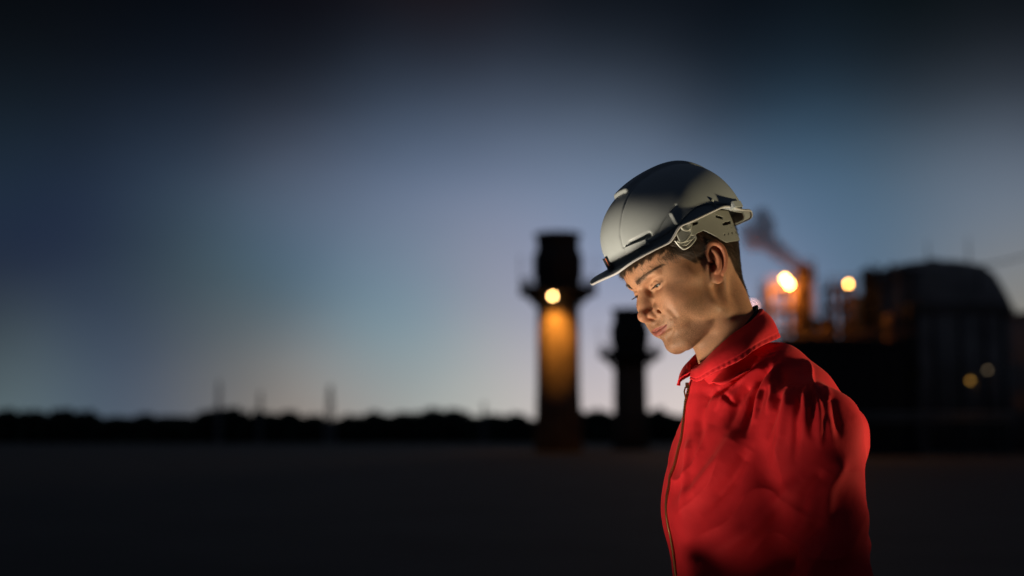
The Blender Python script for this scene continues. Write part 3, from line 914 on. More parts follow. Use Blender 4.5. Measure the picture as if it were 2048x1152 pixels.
    C = mix(C, 0.35 * near_ * np.exp(-((e_ - (-12 + 2.5 * q_ - 12 * w_)) / 3.2) ** 2), (0.10, 0.045, 0.03))
    # brows
    bz = brow_z(l)
    m = np.exp(-((u - bz) / 3.0) ** 2) * sm(l, 9, 14) * sm(l, 58, 46) * sm(f, 48, 54); C = mix(C, 0.4 * m, (0.10, 0.06, 0.04))
    return V, F, C, hairm


def brow_z(l): return 30.5 + 8.0 * np.sin(np.clip((l - 10) / 46, 0, 1) * pi * 0.56) - 0.004 * np.maximum(l - 40, 0) ** 2


def skin_material():
    m = bpy.data.materials.new('skin'); m.use_nodes = True
    nt = m.node_tree; b = nt.nodes['Principled BSDF']; N, Lk = nt.nodes.new, nt.links.new
    at = N('ShaderNodeAttribute'); at.attribute_name = 'Col'
    tc = N('ShaderNodeTexCoord')
    n1 = N('ShaderNodeTexNoise'); n1.inputs['Scale'].default_value = 380; n1.inputs['Detail'].default_value = 3; Lk(tc.outputs['Object'], n1.inputs['Vector'])
    mr = N('ShaderNodeMapRange'); mr.inputs[1].default_value = 0.3; mr.inputs[2].default_value = 0.7; mr.inputs[3].default_value = 0.90; mr.inputs[4].default_value = 1.08; Lk(n1.outputs['Fac'], mr.inputs[0])
    mul = N('ShaderNodeVectorMath'); mul.operation = 'MULTIPLY'; Lk(at.outputs['Color'], mul.inputs[0]); Lk(mr.outputs[0], mul.inputs[1])
    Lk(mul.outputs[0], b.inputs['Base Color'])
    b.inputs['Roughness'].default_value = 0.52
    b.inputs['Specular IOR Level'].default_value = 0.34
    b.inputs['Subsurface Weight'].default_value = 0.12; b.inputs['Subsurface Radius'].default_value = (1, 0.35, 0.18); b.inputs['Subsurface Scale'].default_value = 0.004
    n2 = N('ShaderNodeTexNoise'); n2.inputs['Scale'].default_value = 700; n2.inputs['Detail'].default_value = 3; Lk(tc.outputs['Object'], n2.inputs['Vector'])
    bp = N('ShaderNodeBump'); bp.inputs['Strength'].default_value = 0.26; bp.inputs['Distance'].default_value = 0.0008; Lk(n2.outputs['Fac'], bp.inputs['Height']); Lk(bp.outputs[0], b.inputs['Normal'])
    return m


M_skin = skin_material()
hV, hF, hC, hairm = build_head()
hN = vnormals(hV, hF)
body = mesh_np('body', h2w(hV), hF, M_skin, worker, True, colors=hC)


# eyes
def eye(side):
    m = bpy.data.materials.new('eyeball'); m.use_nodes = True
    nt = m.node_tree; b = nt.nodes['Principled BSDF']; N, Lk = nt.nodes.new, nt.links.new
    at = N('ShaderNodeAttribute'); at.attribute_name = 'Col'; Lk(at.outputs['Color'], b.inputs['Base Color'])
    b.inputs['Roughness'].default_value = 0.28; b.inputs['Specular IOR Level'].default_value = 0.4
    c = np.array((70.0, 32.0 * side, 15.5))
    n1, n2 = 48, 40
    V = []
    for i in range(n2 + 1):
        t = pi * i / n2
        for k in range(n1): V.append((cos(t), sin(t) * cos(2 * pi * k / n1), sin(t) * sin(2 * pi * k / n1)))
    V = np.array(V)
    ang = np.degrees(np.arccos(np.clip(V[:, 0], -1, 1)))
    C = np.tile(np.array((0.11, 0.09, 0.08)), (len(V), 1))
    C[ang < 29] = (0.035, 0.04, 0.035); C[ang < 26] = (0.07, 0.08, 0.075); C[ang < 11] = (0.004, 0.004, 0.004)
    R = 12.0 + 0.7 * np.exp(-(ang / 22) ** 2)
    V = V * R[:, None]
    g = rotm((0, 1, 0), radians(17)) @ rotm((0, 0, 1), radians(-2 * side))
    V = V @ g.T + c
    F = np.array([(i * n1 + k, i * n1 + (k + 1) % n1, (i + 1) * n1 + (k + 1) % n1, (i + 1) * n1 + k) for i in range(n2) for k in range(n1)])
    mesh_np('eye', h2w(V), F, m, body, True, colors=C)


eye(1); eye(-1)


# ---------------- hair strands
def strands(name, roots, dirs, length, mat, parent, rad=0.16, seg=5, curl=0.0, droop=None, wave=0.0, taper=0.25):
    """roots, dirs in head space (mm); tapering three sided hairs joined into one mesh"""
    n = len(roots)
    L = np.broadcast_to(length, (n,)).astype(float)
    d = dirs / (np.linalg.norm(dirs, axis=1)[:, None] + 1e-9)
    p = roots.copy(); pts = [p]
    ph = rng.uniform(0, 2 * pi, n)
    side = np.cross(d, rng.standard_normal((n, 3))); side /= np.linalg.norm(side, axis=1)[:, None]
    for i in range(seg):
        if droop is not None: d = d + droop / seg
        if curl: d = d + side * (curl * np.sin(ph + i * 1.3))[:, None]
        d = d / np.linalg.norm(d, axis=1)[:, None]
        p = p + d * (L / seg)[:, None]; pts.append(p)
    Pp = np.stack(pts, 1)                                    # n, seg+1, 3
    a = np.cross(d, np.array((0.3, 0.9, 0.2))); a /= np.linalg.norm(a, axis=1)[:, None] + 1e-9
    b = np.cross(d, a)
    m = seg + 1
    rr = rad * np.linspace(1, taper, m)
    V = np.empty((n, m, 3, 3))
    for k in range(3):
        o = a * cos(2 * pi * k / 3) + b * sin(2 * pi * k / 3)
        V[:, :, k, :] = Pp + o[:, None, :] * rr[None, :, None]
    V = V.reshape(-1, 3)
    i0 = (np.arange(n) * m * 3)[:, None, None] + (np.arange(seg) * 3)[None, :, None]
    k = np.arange(3)[None, None, :]; k2 = (k + 1) % 3
    F = np.stack([i0 + k, i0 + k2, i0 + k2 + 3, i0 + k + 3], -1).reshape(-1, 4)
    return mesh_np(name, h2w(V), F, mat, parent, True)


M_hair = material('dark_hair', (0.045, 0.027, 0.016), 0.42, spec=0.5)
M_brow = material('brow_hair', (0.075, 0.045, 0.028), 0.6, spec=0.3)


def build_hair():
    u = hV[:, 2]
    cand = np.nonzero((hairm > 0.35) & (u < 92) & (rng.random(len(hV)) < hairm))[0]
    cand = rng.choice(cand, 26000)
    r = hV[cand] + rng.standard_normal((26000, 3)) * 0.35
    nrm = hN[cand]
    f = r[:, 0]; s = np.sign(r[:, 1])
    down = np.stack([np.where(f > 5, -0.15, -0.45), 0 * f, -np.ones_like(f)], 1)
    down[:, 0] += np.where((r[:, 2] > 0) & (f > 20), -0.75, 0)      # temple hair combed back
    down = down - nrm * (down * nrm).sum(1)[:, None]
    d = down + nrm * 0.42 + rng.standard_normal((26000, 3)) * 0.16
    fr = (f > 46) & (r[:, 2] > 44)
    d[fr] = np.stack([0.75 + 0 * f[fr], 0.25 * s[fr] + rng.normal(0, 0.5, fr.sum()), -0.85 + 0 * f[fr]], 1) + rng.standard_normal((fr.sum(), 3)) * 0.2
    top = np.clip((r[:, 2] - 0) / 50, 0, 1)
    L = 5 + 8 * top * rng.uniform(0.6, 1.2, 26000)
    L = np.where((f > 10) & (r[:, 2] < 30), 5.5, L); L = np.where(r[:, 2] < -20, 5.0, L); L = np.where(fr, rng.uniform(5, 12, len(f)), L)
    strands('hair', r, d, L, M_hair, body, 0.17, 4, 0.05, taper=0.3)
    # fringe: loose damp wisps falling on the forehead
    m_ = np.nonzero((hV[:, 0] > 40) & (u > 50) & (u < 60) & (hV[:, 1] > -60))[0]
    m_ = rng.choice(m_, 420)
    q = hV[m_]
    dd = np.stack([0.8 + 0 * m_, 0.2 * np.sign(q[:, 1]) + rng.normal(0, 0.6, 420), -0.9 + 0 * m_], 1)
    strands('fringe', q, dd, rng.uniform(7, 18, 420), M_hair, body, 0.2, 7, 0.45, droop=np.array((-0.9, 0, -0.3)), taper=0.3)
    # dark lash line along the lids
    x_, y_, z_ = f - ec[0], l - ec[1], u - ec[2]
    r_ = np.sqrt(x_ * x_ + y_ * y_ + z_ * z_)
    e_ = np.degrees(np.arctan2(z_, np.sqrt(x_ * x_ + y_ * y_))); a_ = np.degrees(np.arctan2(y_, np.maximum(x_, 0.1)))
    q_ = (a_ - 5) / 47.0; w_ = np.maximum(1 - q_ * q_, -1)
    near_ = sm(r_, 17, 15.5) * sm(np.abs(q_), 1.08, 0.9) * (x_ > 0)
    C = mix(C, 0.8 * near_ * np.exp(-((e_ - (-12 + 2.5 * q_ + 8.5 * w_)) / 3.2) ** 2), (0.03, 0.018, 0.012))
    C = mix(C, 0.35 * near_ * np.exp(-((e_ - (-12 + 2.5 * q_ - 12 * w_)) / 3.2) ** 2), (0.10, 0.045, 0.03))
    # brows
    bz = brow_z(l)
    m = np.exp(-((u - bz) / 3.0) ** 2) * sm(l, 9, 14) * sm(l, 58, 46) * sm(f, 48, 54); C = mix(C, 0.4 * m, (0.10, 0.06, 0.04))
    return V, F, C, hairm


def brow_z(l): return 30.5 + 8.0 * np.sin(np.clip((l - 10) / 46, 0, 1) * pi * 0.56) - 0.004 * np.maximum(l - 40, 0) ** 2


def skin_material():
    m = bpy.data.materials.new('skin'); m.use_nodes = True
    nt = m.node_tree; b = nt.nodes['Principled BSDF']; N, Lk = nt.nodes.new, nt.links.new
    at = N('ShaderNodeAttribute'); at.attribute_name = 'Col'
    tc = N('ShaderNodeTexCoord')
    n1 = N('ShaderNodeTexNoise'); n1.inputs['Scale'].default_value = 380; n1.inputs['Detail'].default_value = 3; Lk(tc.outputs['Object'], n1.inputs['Vector'])
    mr = N('ShaderNodeMapRange'); mr.inputs[1].default_value = 0.3; mr.inputs[2].default_value = 0.7; mr.inputs[3].default_value = 0.90; mr.inputs[4].default_value = 1.08; Lk(n1.outputs['Fac'], mr.inputs[0])
    mul = N('ShaderNodeVectorMath'); mul.operation = 'MULTIPLY'; Lk(at.outputs['Color'], mul.inputs[0]); Lk(mr.outputs[0], mul.inputs[1])
    Lk(mul.outputs[0], b.inputs['Base Color'])
    b.inputs['Roughness'].default_value = 0.52
    b.inputs['Specular IOR Level'].default_value = 0.34
    b.inputs['Subsurface Weight'].default_value = 0.12; b.inputs['Subsurface Radius'].default_value = (1, 0.35, 0.18); b.inputs['Subsurface Scale'].default_value = 0.004
    n2 = N('ShaderNodeTexNoise'); n2.inputs['Scale'].default_value = 700; n2.inputs['Detail'].default_value = 3; Lk(tc.outputs['Object'], n2.inputs['Vector'])
    bp = N('ShaderNodeBump'); bp.inputs['Strength'].default_value = 0.26; bp.inputs['Distance'].default_value = 0.0008; Lk(n2.outputs['Fac'], bp.inputs['Height']); Lk(bp.outputs[0], b.inputs['Normal'])
    return m


M_skin = skin_material()
hV, hF, hC, hairm = build_head()
hN = vnormals(hV, hF)
body = mesh_np('body', h2w(hV), hF, M_skin, worker, True, colors=hC)


# eyes
def eye(side):
    m = bpy.data.materials.new('eyeball'); m.use_nodes = True
    nt = m.node_tree; b = nt.nodes['Principled BSDF']; N, Lk = nt.nodes.new, nt.links.new
    at = N('ShaderNodeAttribute'); at.attribute_name = 'Col'; Lk(at.outputs['Color'], b.inputs['Base Color'])
    b.inputs['Roughness'].default_value = 0.28; b.inputs['Specular IOR Level'].default_value = 0.4
    c = np.array((70.0, 32.0 * side, 15.5))
    n1, n2 = 48, 40
    V = []
    for i in range(n2 + 1):
        t = pi * i / n2
        for k in range(n1): V.append((cos(t), sin(t) * cos(2 * pi * k / n1), sin(t) * sin(2 * pi * k / n1)))
    V = np.array(V)
    ang = np.degrees(np.arccos(np.clip(V[:, 0], -1, 1)))
    C = np.tile(np.array((0.11, 0.09, 0.08)), (len(V), 1))
    C[ang < 29] = (0.035, 0.04, 0.035); C[ang < 26] = (0.07, 0.08, 0.075); C[ang < 11] = (0.004, 0.004, 0.004)
    R = 12.0 + 0.7 * np.exp(-(ang / 22) ** 2)
    V = V * R[:, None]
    g = rotm((0, 1, 0), radians(17)) @ rotm((0, 0, 1), radians(-2 * side))
    V = V @ g.T + c
    F = np.array([(i * n1 + k, i * n1 + (k + 1) % n1, (i + 1) * n1 + (k + 1) % n1, (i + 1) * n1 + k) for i in range(n2) for k in range(n1)])
    mesh_np('eye', h2w(V), F, m, body, True, colors=C)


eye(1); eye(-1)


# ---------------- hair strands
def strands(name, roots, dirs, length, mat, parent, rad=0.16, seg=5, curl=0.0, droop=None, wave=0.0, taper=0.25):
    """roots, dirs in head space (mm); tapering three sided hairs joined into one mesh"""
    n = len(roots)
    L = np.broadcast_to(length, (n,)).astype(float)
    d = dirs / (np.linalg.norm(dirs, axis=1)[:, None] + 1e-9)
    p = roots.copy(); pts = [p]
    ph = rng.uniform(0, 2 * pi, n)
    side = np.cross(d, rng.standard_normal((n, 3))); side /= np.linalg.norm(side, axis=1)[:, None]
    for i in range(seg):
        if droop is not None: d = d + droop / seg
        if curl: d = d + side * (curl * np.sin(ph + i * 1.3))[:, None]
        d = d / np.linalg.norm(d, axis=1)[:, None]
        p = p + d * (L / seg)[:, None]; pts.append(p)
    Pp = np.stack(pts, 1)                                    # n, seg+1, 3
    a = np.cross(d, np.array((0.3, 0.9, 0.2))); a /= np.linalg.norm(a, axis=1)[:, None] + 1e-9
    b = np.cross(d, a)
    m = seg + 1
    rr = rad * np.linspace(1, taper, m)
    V = np.empty((n, m, 3, 3))
    for k in range(3):
        o = a * cos(2 * pi * k / 3) + b * sin(2 * pi * k / 3)
        V[:, :, k, :] = Pp + o[:, None, :] * rr[None, :, None]
    V = V.reshape(-1, 3)
    i0 = (np.arange(n) * m * 3)[:, None, None] + (np.arange(seg) * 3)[None, :, None]
    k = np.arange(3)[None, None, :]; k2 = (k + 1) % 3
    F = np.stack([i0 + k, i0 + k2, i0 + k2 + 3, i0 + k + 3], -1).reshape(-1, 4)
    return mesh_np(name, h2w(V), F, mat, parent, True)


M_hair = material('dark_hair', (0.045, 0.027, 0.016), 0.42, spec=0.5)
M_brow = material('brow_hair', (0.075, 0.045, 0.028), 0.6, spec=0.3)


def build_hair():
    u = hV[:, 2]
    cand = np.nonzero((hairm > 0.35) & (u < 92) & (rng.random(len(hV)) < hairm))[0]
    cand = rng.choice(cand, 26000)
    r = hV[cand] + rng.standard_normal((26000, 3)) * 0.35
    nrm = hN[cand]
    f = r[:, 0]; s = np.sign(r[:, 1])
    down = np.stack([np.where(f > 5, -0.15, -0.45), 0 * f, -np.ones_like(f)], 1)
    down[:, 0] += np.where((r[:, 2] > 0) & (f > 20), -0.75, 0)      # temple hair combed back
    down = down - nrm * (down * nrm).sum(1)[:, None]
    d = down + nrm * 0.42 + rng.standard_normal((26000, 3)) * 0.16
    fr = (f > 46) & (r[:, 2] > 44)
    d[fr] = np.stack([0.75 + 0 * f[fr], 0.25 * s[fr] + rng.normal(0, 0.5, fr.sum()), -0.85 + 0 * f[fr]], 1) + rng.standard_normal((fr.sum(), 3)) * 0.2
    top = np.clip((r[:, 2] - 0) / 50, 0, 1)
    L = 5 + 8 * top * rng.uniform(0.6, 1.2, 26000)
    L = np.where((f > 10) & (r[:, 2] < 30), 5.5, L); L = np.where(r[:, 2] < -20, 5.0, L); L = np.where(fr, rng.uniform(5, 12, len(f)), L)
    strands('hair', r, d, L, M_hair, body, 0.17, 4, 0.05, taper=0.3)
    # fringe: loose damp wisps falling on the forehead
    q = []; dd = []; LL = []
    for i in range(1700):
        l = rng.uniform(-46, 70)
        back = rng.uniform(0, 1)
        f0 = 92 - 0.0105 * l * l; u0 = 63 - 0.0022 * l * l + rng.normal(0, 3.0) - (5 if l > 25 else 0) + 5 * back
        q.append((f0 + 1, l, u0)); dd.append((0.5, 0.18 * np.sign(l) + rng.normal(0, 0.35), -1.0)); LL.append(rng.uniform(7, 17) if rng.random() < 0.8 else rng.uniform(16, 24))
    q = np.array(q); dd = np.array(dd)
    strands('fringe', q, dd, np.array(LL), M_hair, body, 0.22, 7, 0.42, droop=np.array((-0.55, 0, -0.2)), taper=0.3)
    # brows
    for sgn in (1, -1):
        N_ = 430
        l = 9 + 47 * rng.random(N_) ** 1.5; z = brow_z(l) + rng.normal(0, 2.2, N_) * np.clip((50 - l) / 26, 0.3, 1)
        idx = []
        near = np.nonzero((hV[:, 1] * sgn > 5) & (hV[:, 1] * sgn < 60) & (u > 20) & (u < 46) & (hV[:, 0] > 40))[0]
        A = hV[near]
        for a, b in zip(l, z):
            idx.append(near[np.argmin((A[:, 1] * sgn - a) ** 2 + (A[:, 2] - b) ** 2)])
        r = hV[idx] + rng.standard_normal((N_, 3)) * 0.3; nn = hN[idx]
        d = np.stack([-0.3 + 0 * l, sgn * (0.35 + l / 40), 0.75 - l / 38], 1); d = d - nn * (d * nn).sum(1)[:, None] + nn * 0.22 + rng.standard_normal((N_, 3)) * 0.12
        strands('eyebrow', r, d, rng.uniform(4, 7.5, N_), M_brow, body, 0.13, 4, 0.03, taper=0.3)
        # lashes
        N_ = 60
        a = np.radians(np.linspace(-34, 46, N_)); q_ = (np.degrees(a) - 5) / 47
        el = np.radians(-12 + 2.5 * q_ + 8.5 * (1 - q_ * q_) - 1.5)
        c = np.array((70.0, 32.0, 15.5))
        r = np.stack([14.2 * np.cos(a) * np.cos(el), 14.2 * np.sin(a) * np.cos(el), 14.0 * np.sin(el)], 1) + c
        d = np.stack([np.cos(a), np.sin(a), -0.75 + 0 * a], 1) + rng.standard_normal((N_, 3)) * 0.08
        r[:, 1] *= sgn; d[:, 1] *= sgn
        strands('eyelash', r, d, rng.uniform(6.0, 8.5, N_), M_hair, body, 0.18, 5, 0.0, droop=np.array((0, 0, 0.9)), taper=0.2)


build_hair()

# ------------------------------------------------------------------ hard hat
def sstep(x, a, b):
    t = np.clip((np.asarray(x, float) - a) / (b - a), 0, 1); return t * t * (3 - 2 * t)


HC = -32.0
HROLL = radians(3.5)
_rx = rotm((1, 0, 0), -HROLL)                       # the hat sits straighter than the head
HR2 = HR @ _rx
_pc = np.array((HC, 0, 60.0))
HT2 = HT + (HR @ (_pc - _rx @ _pc)) / 1000


def t2w(V): return (np.asarray(V) @ HR2.T) / 1000 + HT2
def w2t(V): return ((np.asarray(V) - HT2) * 1000) @ HR2


def hp(px, py, l):
    """head-space point with sideways coordinate l that the photograph shows at a pixel"""
    o = w2t(np.array([(0, 0, CAM_Z)]))[0]
    d = np.array(ray(px, py)) @ HR2
    t = (l - o[1]) / d[1]
    return o + d * t


def plan(th, af, ab, b, n=2.25):
    c, s_ = np.cos(th), np.sin(th)
    a = np.where(c > 0, af, ab)
    return (np.abs(c / a) ** n + np.abs(s_ / b) ** n) ** (-1 / n)


def rim_u(f, l):
    base = 51 + 0.06 * f
    hump = sstep(f, 66, 34) * 17 + sstep(f, 20, -50) * 2
    hump = hump * (1 - sstep(f, -48, -104))
    base = base + 3 * sstep(f, 100, 155)
    return base + (14 + hump) * sstep(np.abs(l), 34, 96)


def build_helmet():
    nt = 560
    th = np.linspace(0, 2 * pi, nt, endpoint=False)
    c, s_ = np.cos(th), np.sin(th)
    Rb = plan(th, 138, 105, 98)
    front = np.clip(c, 0, 1)
    ext = 9 + 8 * sstep(front, 0.1, 0.6) + 25 * sstep(front, 0.72, 1.0) + 1 * sstep(-c, 0.35, 0.9)
    Rr = Rb + ext
    fr, lr = HC + Rr * c, Rr * s_
    ur = rim_u(fr, lr)
    hb = 51 + 0.06 * fr + 22 + 13 * s_ ** 2 + 15 * np.exp(-((fr + 12) / 46) ** 2) * sstep(np.abs(lr), 30, 90) - 4 * sstep(-c, 0.2, 1)
    gut = hb - ur
    Ha = 182.5
    rows = []
    nphi = 150; n = 2.2
    for i in range(1, nphi + 1):
        ph = (pi / 2) * i / nphi
        r = Rb * sin(ph) ** (2 / n) * 1.0
        h = hb + (Ha - hb) * max(cos(ph), 0) ** (2 / n)
        rows.append(np.stack([HC + r * c - 0 * h, r * s_, h], 1))
    ntop = len(rows)
    for i in range(1, 31):
        t = i / 30
        step_ = 4.0 * (min(1, t * 12) - sstep(t, 0.5, 0.85))
        w_ = sstep(t, 0.42, 1.0) * 0.6 + 0.4 * max(0, (t - 0.42) / 0.58)
        r = Rb + ext * w_ - step_
        h = ur + gut * (1 - t / 0.55 * 0.86 if t < 0.55 else 0.14 * (1 - (t - 0.55) / 0.45))
        rows.append(np.stack([HC + r * c, r * s_, h], 1))
    V = np.concatenate([np.array([[HC, 0, Ha]])] + rows)
    m = len(rows)
    F = []
    k = np.arange(nt); k2 = (k + 1) % nt
    Q = []
    for i in range(m - 1):
        Q.append(np.stack([1 + i * nt + k, 1 + (i + 1) * nt + k, 1 + (i + 1) * nt + k2, 1 + i * nt + k2], 1))
    Q = np.concatenate(Q)
    T = [(0, 1 + a, 1 + b) for a, b in zip(k, k2)]
    N = vnormals(V, Q); N[0] = (0, 0, 1)
    if N[nt * 60, 2] < 0: N = -N
    # features found on the shell by sight line
    bvh = BVHTree.FromPolygons([tuple(x) for x in V], [tuple(int(a) for a in q) for q in Q])
    org = w2t(np.array([(0, 0, CAM_Z)]))[0]
    def hit(px, py):
        d = Vector(np.array(ray(px, py)) @ HR2)
        loc, nrm, _, _ = bvh.ray_cast(Vector(org), d)
        if loc is None:
            return hit(px + (1415 - px) * 0.04, py + (460 - py) * 0.04)
        return (np.array(loc), np.array(nrm))
    def line(pts):
        return [hit(*p)[0] for p in pts if hit(*p) is not None]
    def mir(L): return [np.array((p[0], -p[1], p[2])) for p in L]
    f, l, u = V.T.copy()
    D = np.zeros(len(V))
    on_top = np.arange(len(V)) < 1 + nt * (ntop - 2)
    cw = 17 + 6 * sstep(f, 60, -60)
    D += 6.0 * sstep(np.abs(l), cw + 5, cw) * sstep(f, 44, 38) * sstep(u, 100, 118) * on_top
    L1 = line([(1292, 347), (1268, 378), (1252, 405), (1243, 440), (1241, 470), (1247, 494), (1256, 497)])
    L2 = line([(1306, 474), (1318, 459), (1330, 441), (1342, 424), (1351, 412)])
    L3 = line([(1264, 488), (1281, 479), (1297, 471)])
    L4 = line([(1343, 428), (1352, 446)])
    L5 = line([(1421, 399), (1430, 414)])
    for L, w_, dep in ((L1, 1.9, -1.8), (L2, 2.2, -2.0), (L3, 5.0, -7.5), (L4, 2.6, 3.5), (L5, 1.5, 3.0)):
        for LL in (L, mir(L)):
            d, par = seg_dist(V, LL)
            D += dep * np.exp(-(d / w_) ** 4)
    # side panel stands a little proud between groove and slanting ledge
    for LL in (L2, mir(L2)):
        d, par = seg_dist(V, LL)
    V = V + N * D[:, None]
    shell_m = material('hard_hat_plastic', (0.31, 0.335, 0.345), 0.38, var=0.05, vscale=18, bump=0.06, bscale=900, spec=0.4)
    hat = empty('hard_hat', (HT[0], HT[1], HT[2] + 0.05), 'pale grey hard hat with short peak worn by the man in red', 'hard hat')
    me = mesh_np('shell', t2w(V), [tuple(int(a) for a in q) for q in Q] + T, shell_m, hat)
    so = me.modifiers.new('thick', 'SOLIDIFY'); so.thickness = 0.0026; so.offset = -1 if False else 0
    # rolled lip
    rimp = rows[-1] + np.array((0, 0, -0.4))
    mb = MB(); V2 = []; F2 = []
    q = 8
    nr = len(rimp)
    for i in range(nr):
        t = rimp[(i + 1) % nr] - rimp[i - 1]; t /= np.linalg.norm(t)
        a = np.cross(t, (0, 0, 1)); a /= np.linalg.norm(a); b = np.cross(t, a)
        for j in range(q):
            V2.append(rimp[i] + a * cos(2 * pi * j / q) * 1.7 + b * sin(2 * pi * j / q) * 2.1)
    F2 = [(i * q + j, ((i + 1) % nr) * q + j, ((i + 1) % nr) * q + (j + 1) % q, i * q + (j + 1) % q) for i in range(nr) for j in range(q)]
    lip_m = material('hard_hat_edge', (0.33, 0.325, 0.33), 0.5)
    mesh_np('rim', t2w(np.array(V2)), np.array(F2), lip_m, hat)
    # accessory plug and blocks: bevelled boxes lying on the shell
    def block(name, a, b, wid, hgt, mat, mirror=True, parent=hat, drop=0.0):
        ha, hb_ = hit(*a), hit(*b)
        for sg in ((1, -1) if mirror else (1,)):
            pa, pb = ha[0] * (1, sg, 1), hb_[0] * (1, sg, 1)
            n = ha[1] * (1, sg, 1) + hb_[1] * (1, sg, 1); n /= np.linalg.norm(n)
            if n @ (pa - np.array((HC, 0, 60))) < 0: n = -n
            t = pb - pa; Lx = np.linalg.norm(t); t /= Lx; w = np.cross(n, t)
            Vb = []; cx = (pa + pb) / 2 + n * drop
            prof = [(-wid / 2, -2), (-wid / 2, hgt * 0.7), (-wid / 2 + 1, hgt), (wid / 2 - 1, hgt), (wid / 2, hgt * 0.7), (wid / 2, -2)]
            xs = [(-Lx / 2, 0.7), (-Lx / 2 + 0.8, 1), (Lx / 2 - 0.8, 1), (Lx / 2, 0.7)]
            for x, k_ in xs:
                for y, z in prof: Vb.append(cx + t * x + w * y * (0.9 + 0.1 * k_) + n * (z * k_ if z > 0 else z))
            Fb = [(i * 6 + j, (i + 1) * 6 + j, (i + 1) * 6 + j + 1, i * 6 + j + 1) for i in range(3) for j in range(5)] + [(0, 1, 2, 3, 4, 5), (23, 22, 21, 20, 19, 18)]
            mesh_np(name, t2w(np.array(Vb)), Fb, mat, parent, False)
    block('slot_plug', (1253, 500), (1296, 483), 11, 6.5, shell_m, False)
    block('rear_block', (1458, 413), (1474, 412), 12, 9, shell_m, False)
    dark_m = material('dark_insert', (0.025, 0.025, 0.028), 0.4)
    # front badge holder: dark curved plate standing in the gutter on the forehead side
    Vb = []; Fb = []
    nn = 13
    for lay, dr in ((0, 0.5), (1, 5.0)):
        for i in range(nn):
            t = radians(-21 + 13 * i / (nn - 1)); cc, ss = cos(t), sin(t)
            R_ = float(plan(np.array(t), 138, 105, 98)) + dr
            fz = rim_u(HC + (R_ + 40) * cc, R_ * ss)
            for z in (7, 28): Vb.append((HC + R_ * cc, R_ * ss, fz + z))
    for lay in (0, 1):
        for i in range(nn - 1):
            b = lay * nn * 2 + i * 2; Fb.append((b, b + 2, b + 3, b + 1))
    o1 = nn * 2
    for i in range(nn - 1):
        b = i * 2; Fb.append((b, b + o1, b + o1 + 2, b + 2)); Fb.append((b + 1, b + 3, b + o1 + 3, b + o1 + 1))
    Fb.append((0, 1, o1 + 1, o1)); e = (nn - 1) * 2; Fb.append((e, e + o1, e + o1 + 1, e + 1))
    bh = mesh_np('badge_holder', t2w(np.array(Vb)), Fb, dark_m, hat, False)
    orange = material('orange_mark', (0.5, 0.12, 0.05), 0.4)
    t = radians(-8.6); R_ = float(plan(np.array(t), 138, 105, 98)) + 5.6
    fz = float(rim_u(HC + (R_ + 40) * cos(t), R_ * sin(t)))
    pts = [(HC + R_ * cos(t), R_ * sin(t) + 0.6, fz + z) for z in (13, 27)]
    mb = MB(); mb.tube([t2w(np.array([p]))[0] for p in pts], 0.0009, 6); mb.build('badge_stripe', orange, bh)

    # ---------------- suspension: ear-side yoke and nape strap
    sus = material('harness_plastic', (0.175, 0.175, 0.155), 0.45, var=0.06, vscale=40, spec=0.5)
    top = [(1352, 470), (1368, 452), (1392, 440), (1420, 425), (1450, 425), (1466, 438), (1474, 462), (1478, 474)]
    bot = [(1352, 492), (1377, 484), (1391, 468), (1404, 462), (1422, 470), (1440, 481), (1452, 486), (1474, 482)]
    A, B, CC = 105.0, 84.0, -8.0
    def onband(px, py):
        l = 80.0
        for _ in range(12):
            p = hp(px, py, l)
            x = np.clip((p[0] - CC) / A, -0.995, 0.995)
            l = 0.5 * l + 0.5 * B * math.sqrt(1 - x * x)
        return math.atan2(l / B, (p[0] - CC) / A), p[2]
    tp = [onband(*p) for p in top]; bt = [onband(*p) for p in bot]
    tt, tz = zip(*sorted(tp)); bt_, bz = zip(*sorted(bt))
    # continue round the nape to the other side
    t0 = max(min(tt), min(bt_)); t1 = max(max(tt), max(bt_))
    ang = np.linspace(t0, pi, 150)
    zt = np.interp(ang, list(tt) + [pi], list(tz) + [tz[-1] - 3]); zb = np.interp(ang, list(bt_) + [pi], list(bz) + [bz[-1] - 3])
    ang = np.concatenate([ang, 2 * pi - ang[-2::-1]]); zt = np.concatenate([zt, zt[-2::-1]]); zb = np.concatenate([zb, zb[-2::-1]])
    nz_ = 40; Vh = []
    for a, z0, z1 in zip(ang, zb, zt):
        for j in range(nz_ + 1):
            z = z0 + (z1 - z0) * j / nz_
            k_ = 1 + 0.0012 * (z - 20)
            Vh.append((CC + A * k_ * cos(a), B * k_ * sin(a), z))
    Vh = np.array(Vh); Vw = t2w(Vh)
    camm = np.array((0, 0, CAM_Z)); ct, st_ = cos(TILT), sin(TILT)
    rel = Vw - camm; dep = rel[:, 1] * ct + rel[:, 2] * st_
    sx = 1024 + 2844.4 * rel[:, 0] / dep; sy = 576 - 2844.4 * (-rel[:, 1] * st_ + rel[:, 2] * ct) / dep
    holes = [(1430, 430, 1444, 435, 0.3), (1444, 446, 1460, 452, -0.25), (1384, 446, 1395, 452, -0.3)] + [(1447 + 7.5 * i, 467 - 1.5 * i, 1448.8 + 7.5 * i, 471.5 - 1.5 * i, 0) for i in range(4)]
    Fh = []
    na = len(ang)
    for i in range(na - 1):
        for j in range(nz_):
            a = i * (nz_ + 1) + j; fc = (a, a + nz_ + 1, a + nz_ + 2, a + 1)
            cx, cy = sx[list(fc)].mean(), sy[list(fc)].mean()
            near = Vh[a, 1] > 0
            if near and any(x0 <= cx <= x1 and y0 + sl * (cx - x0) <= cy <= y1 + sl * (cx - x0) for x0, y0, x1, y1, sl in holes): continue
            Fh.append(fc)
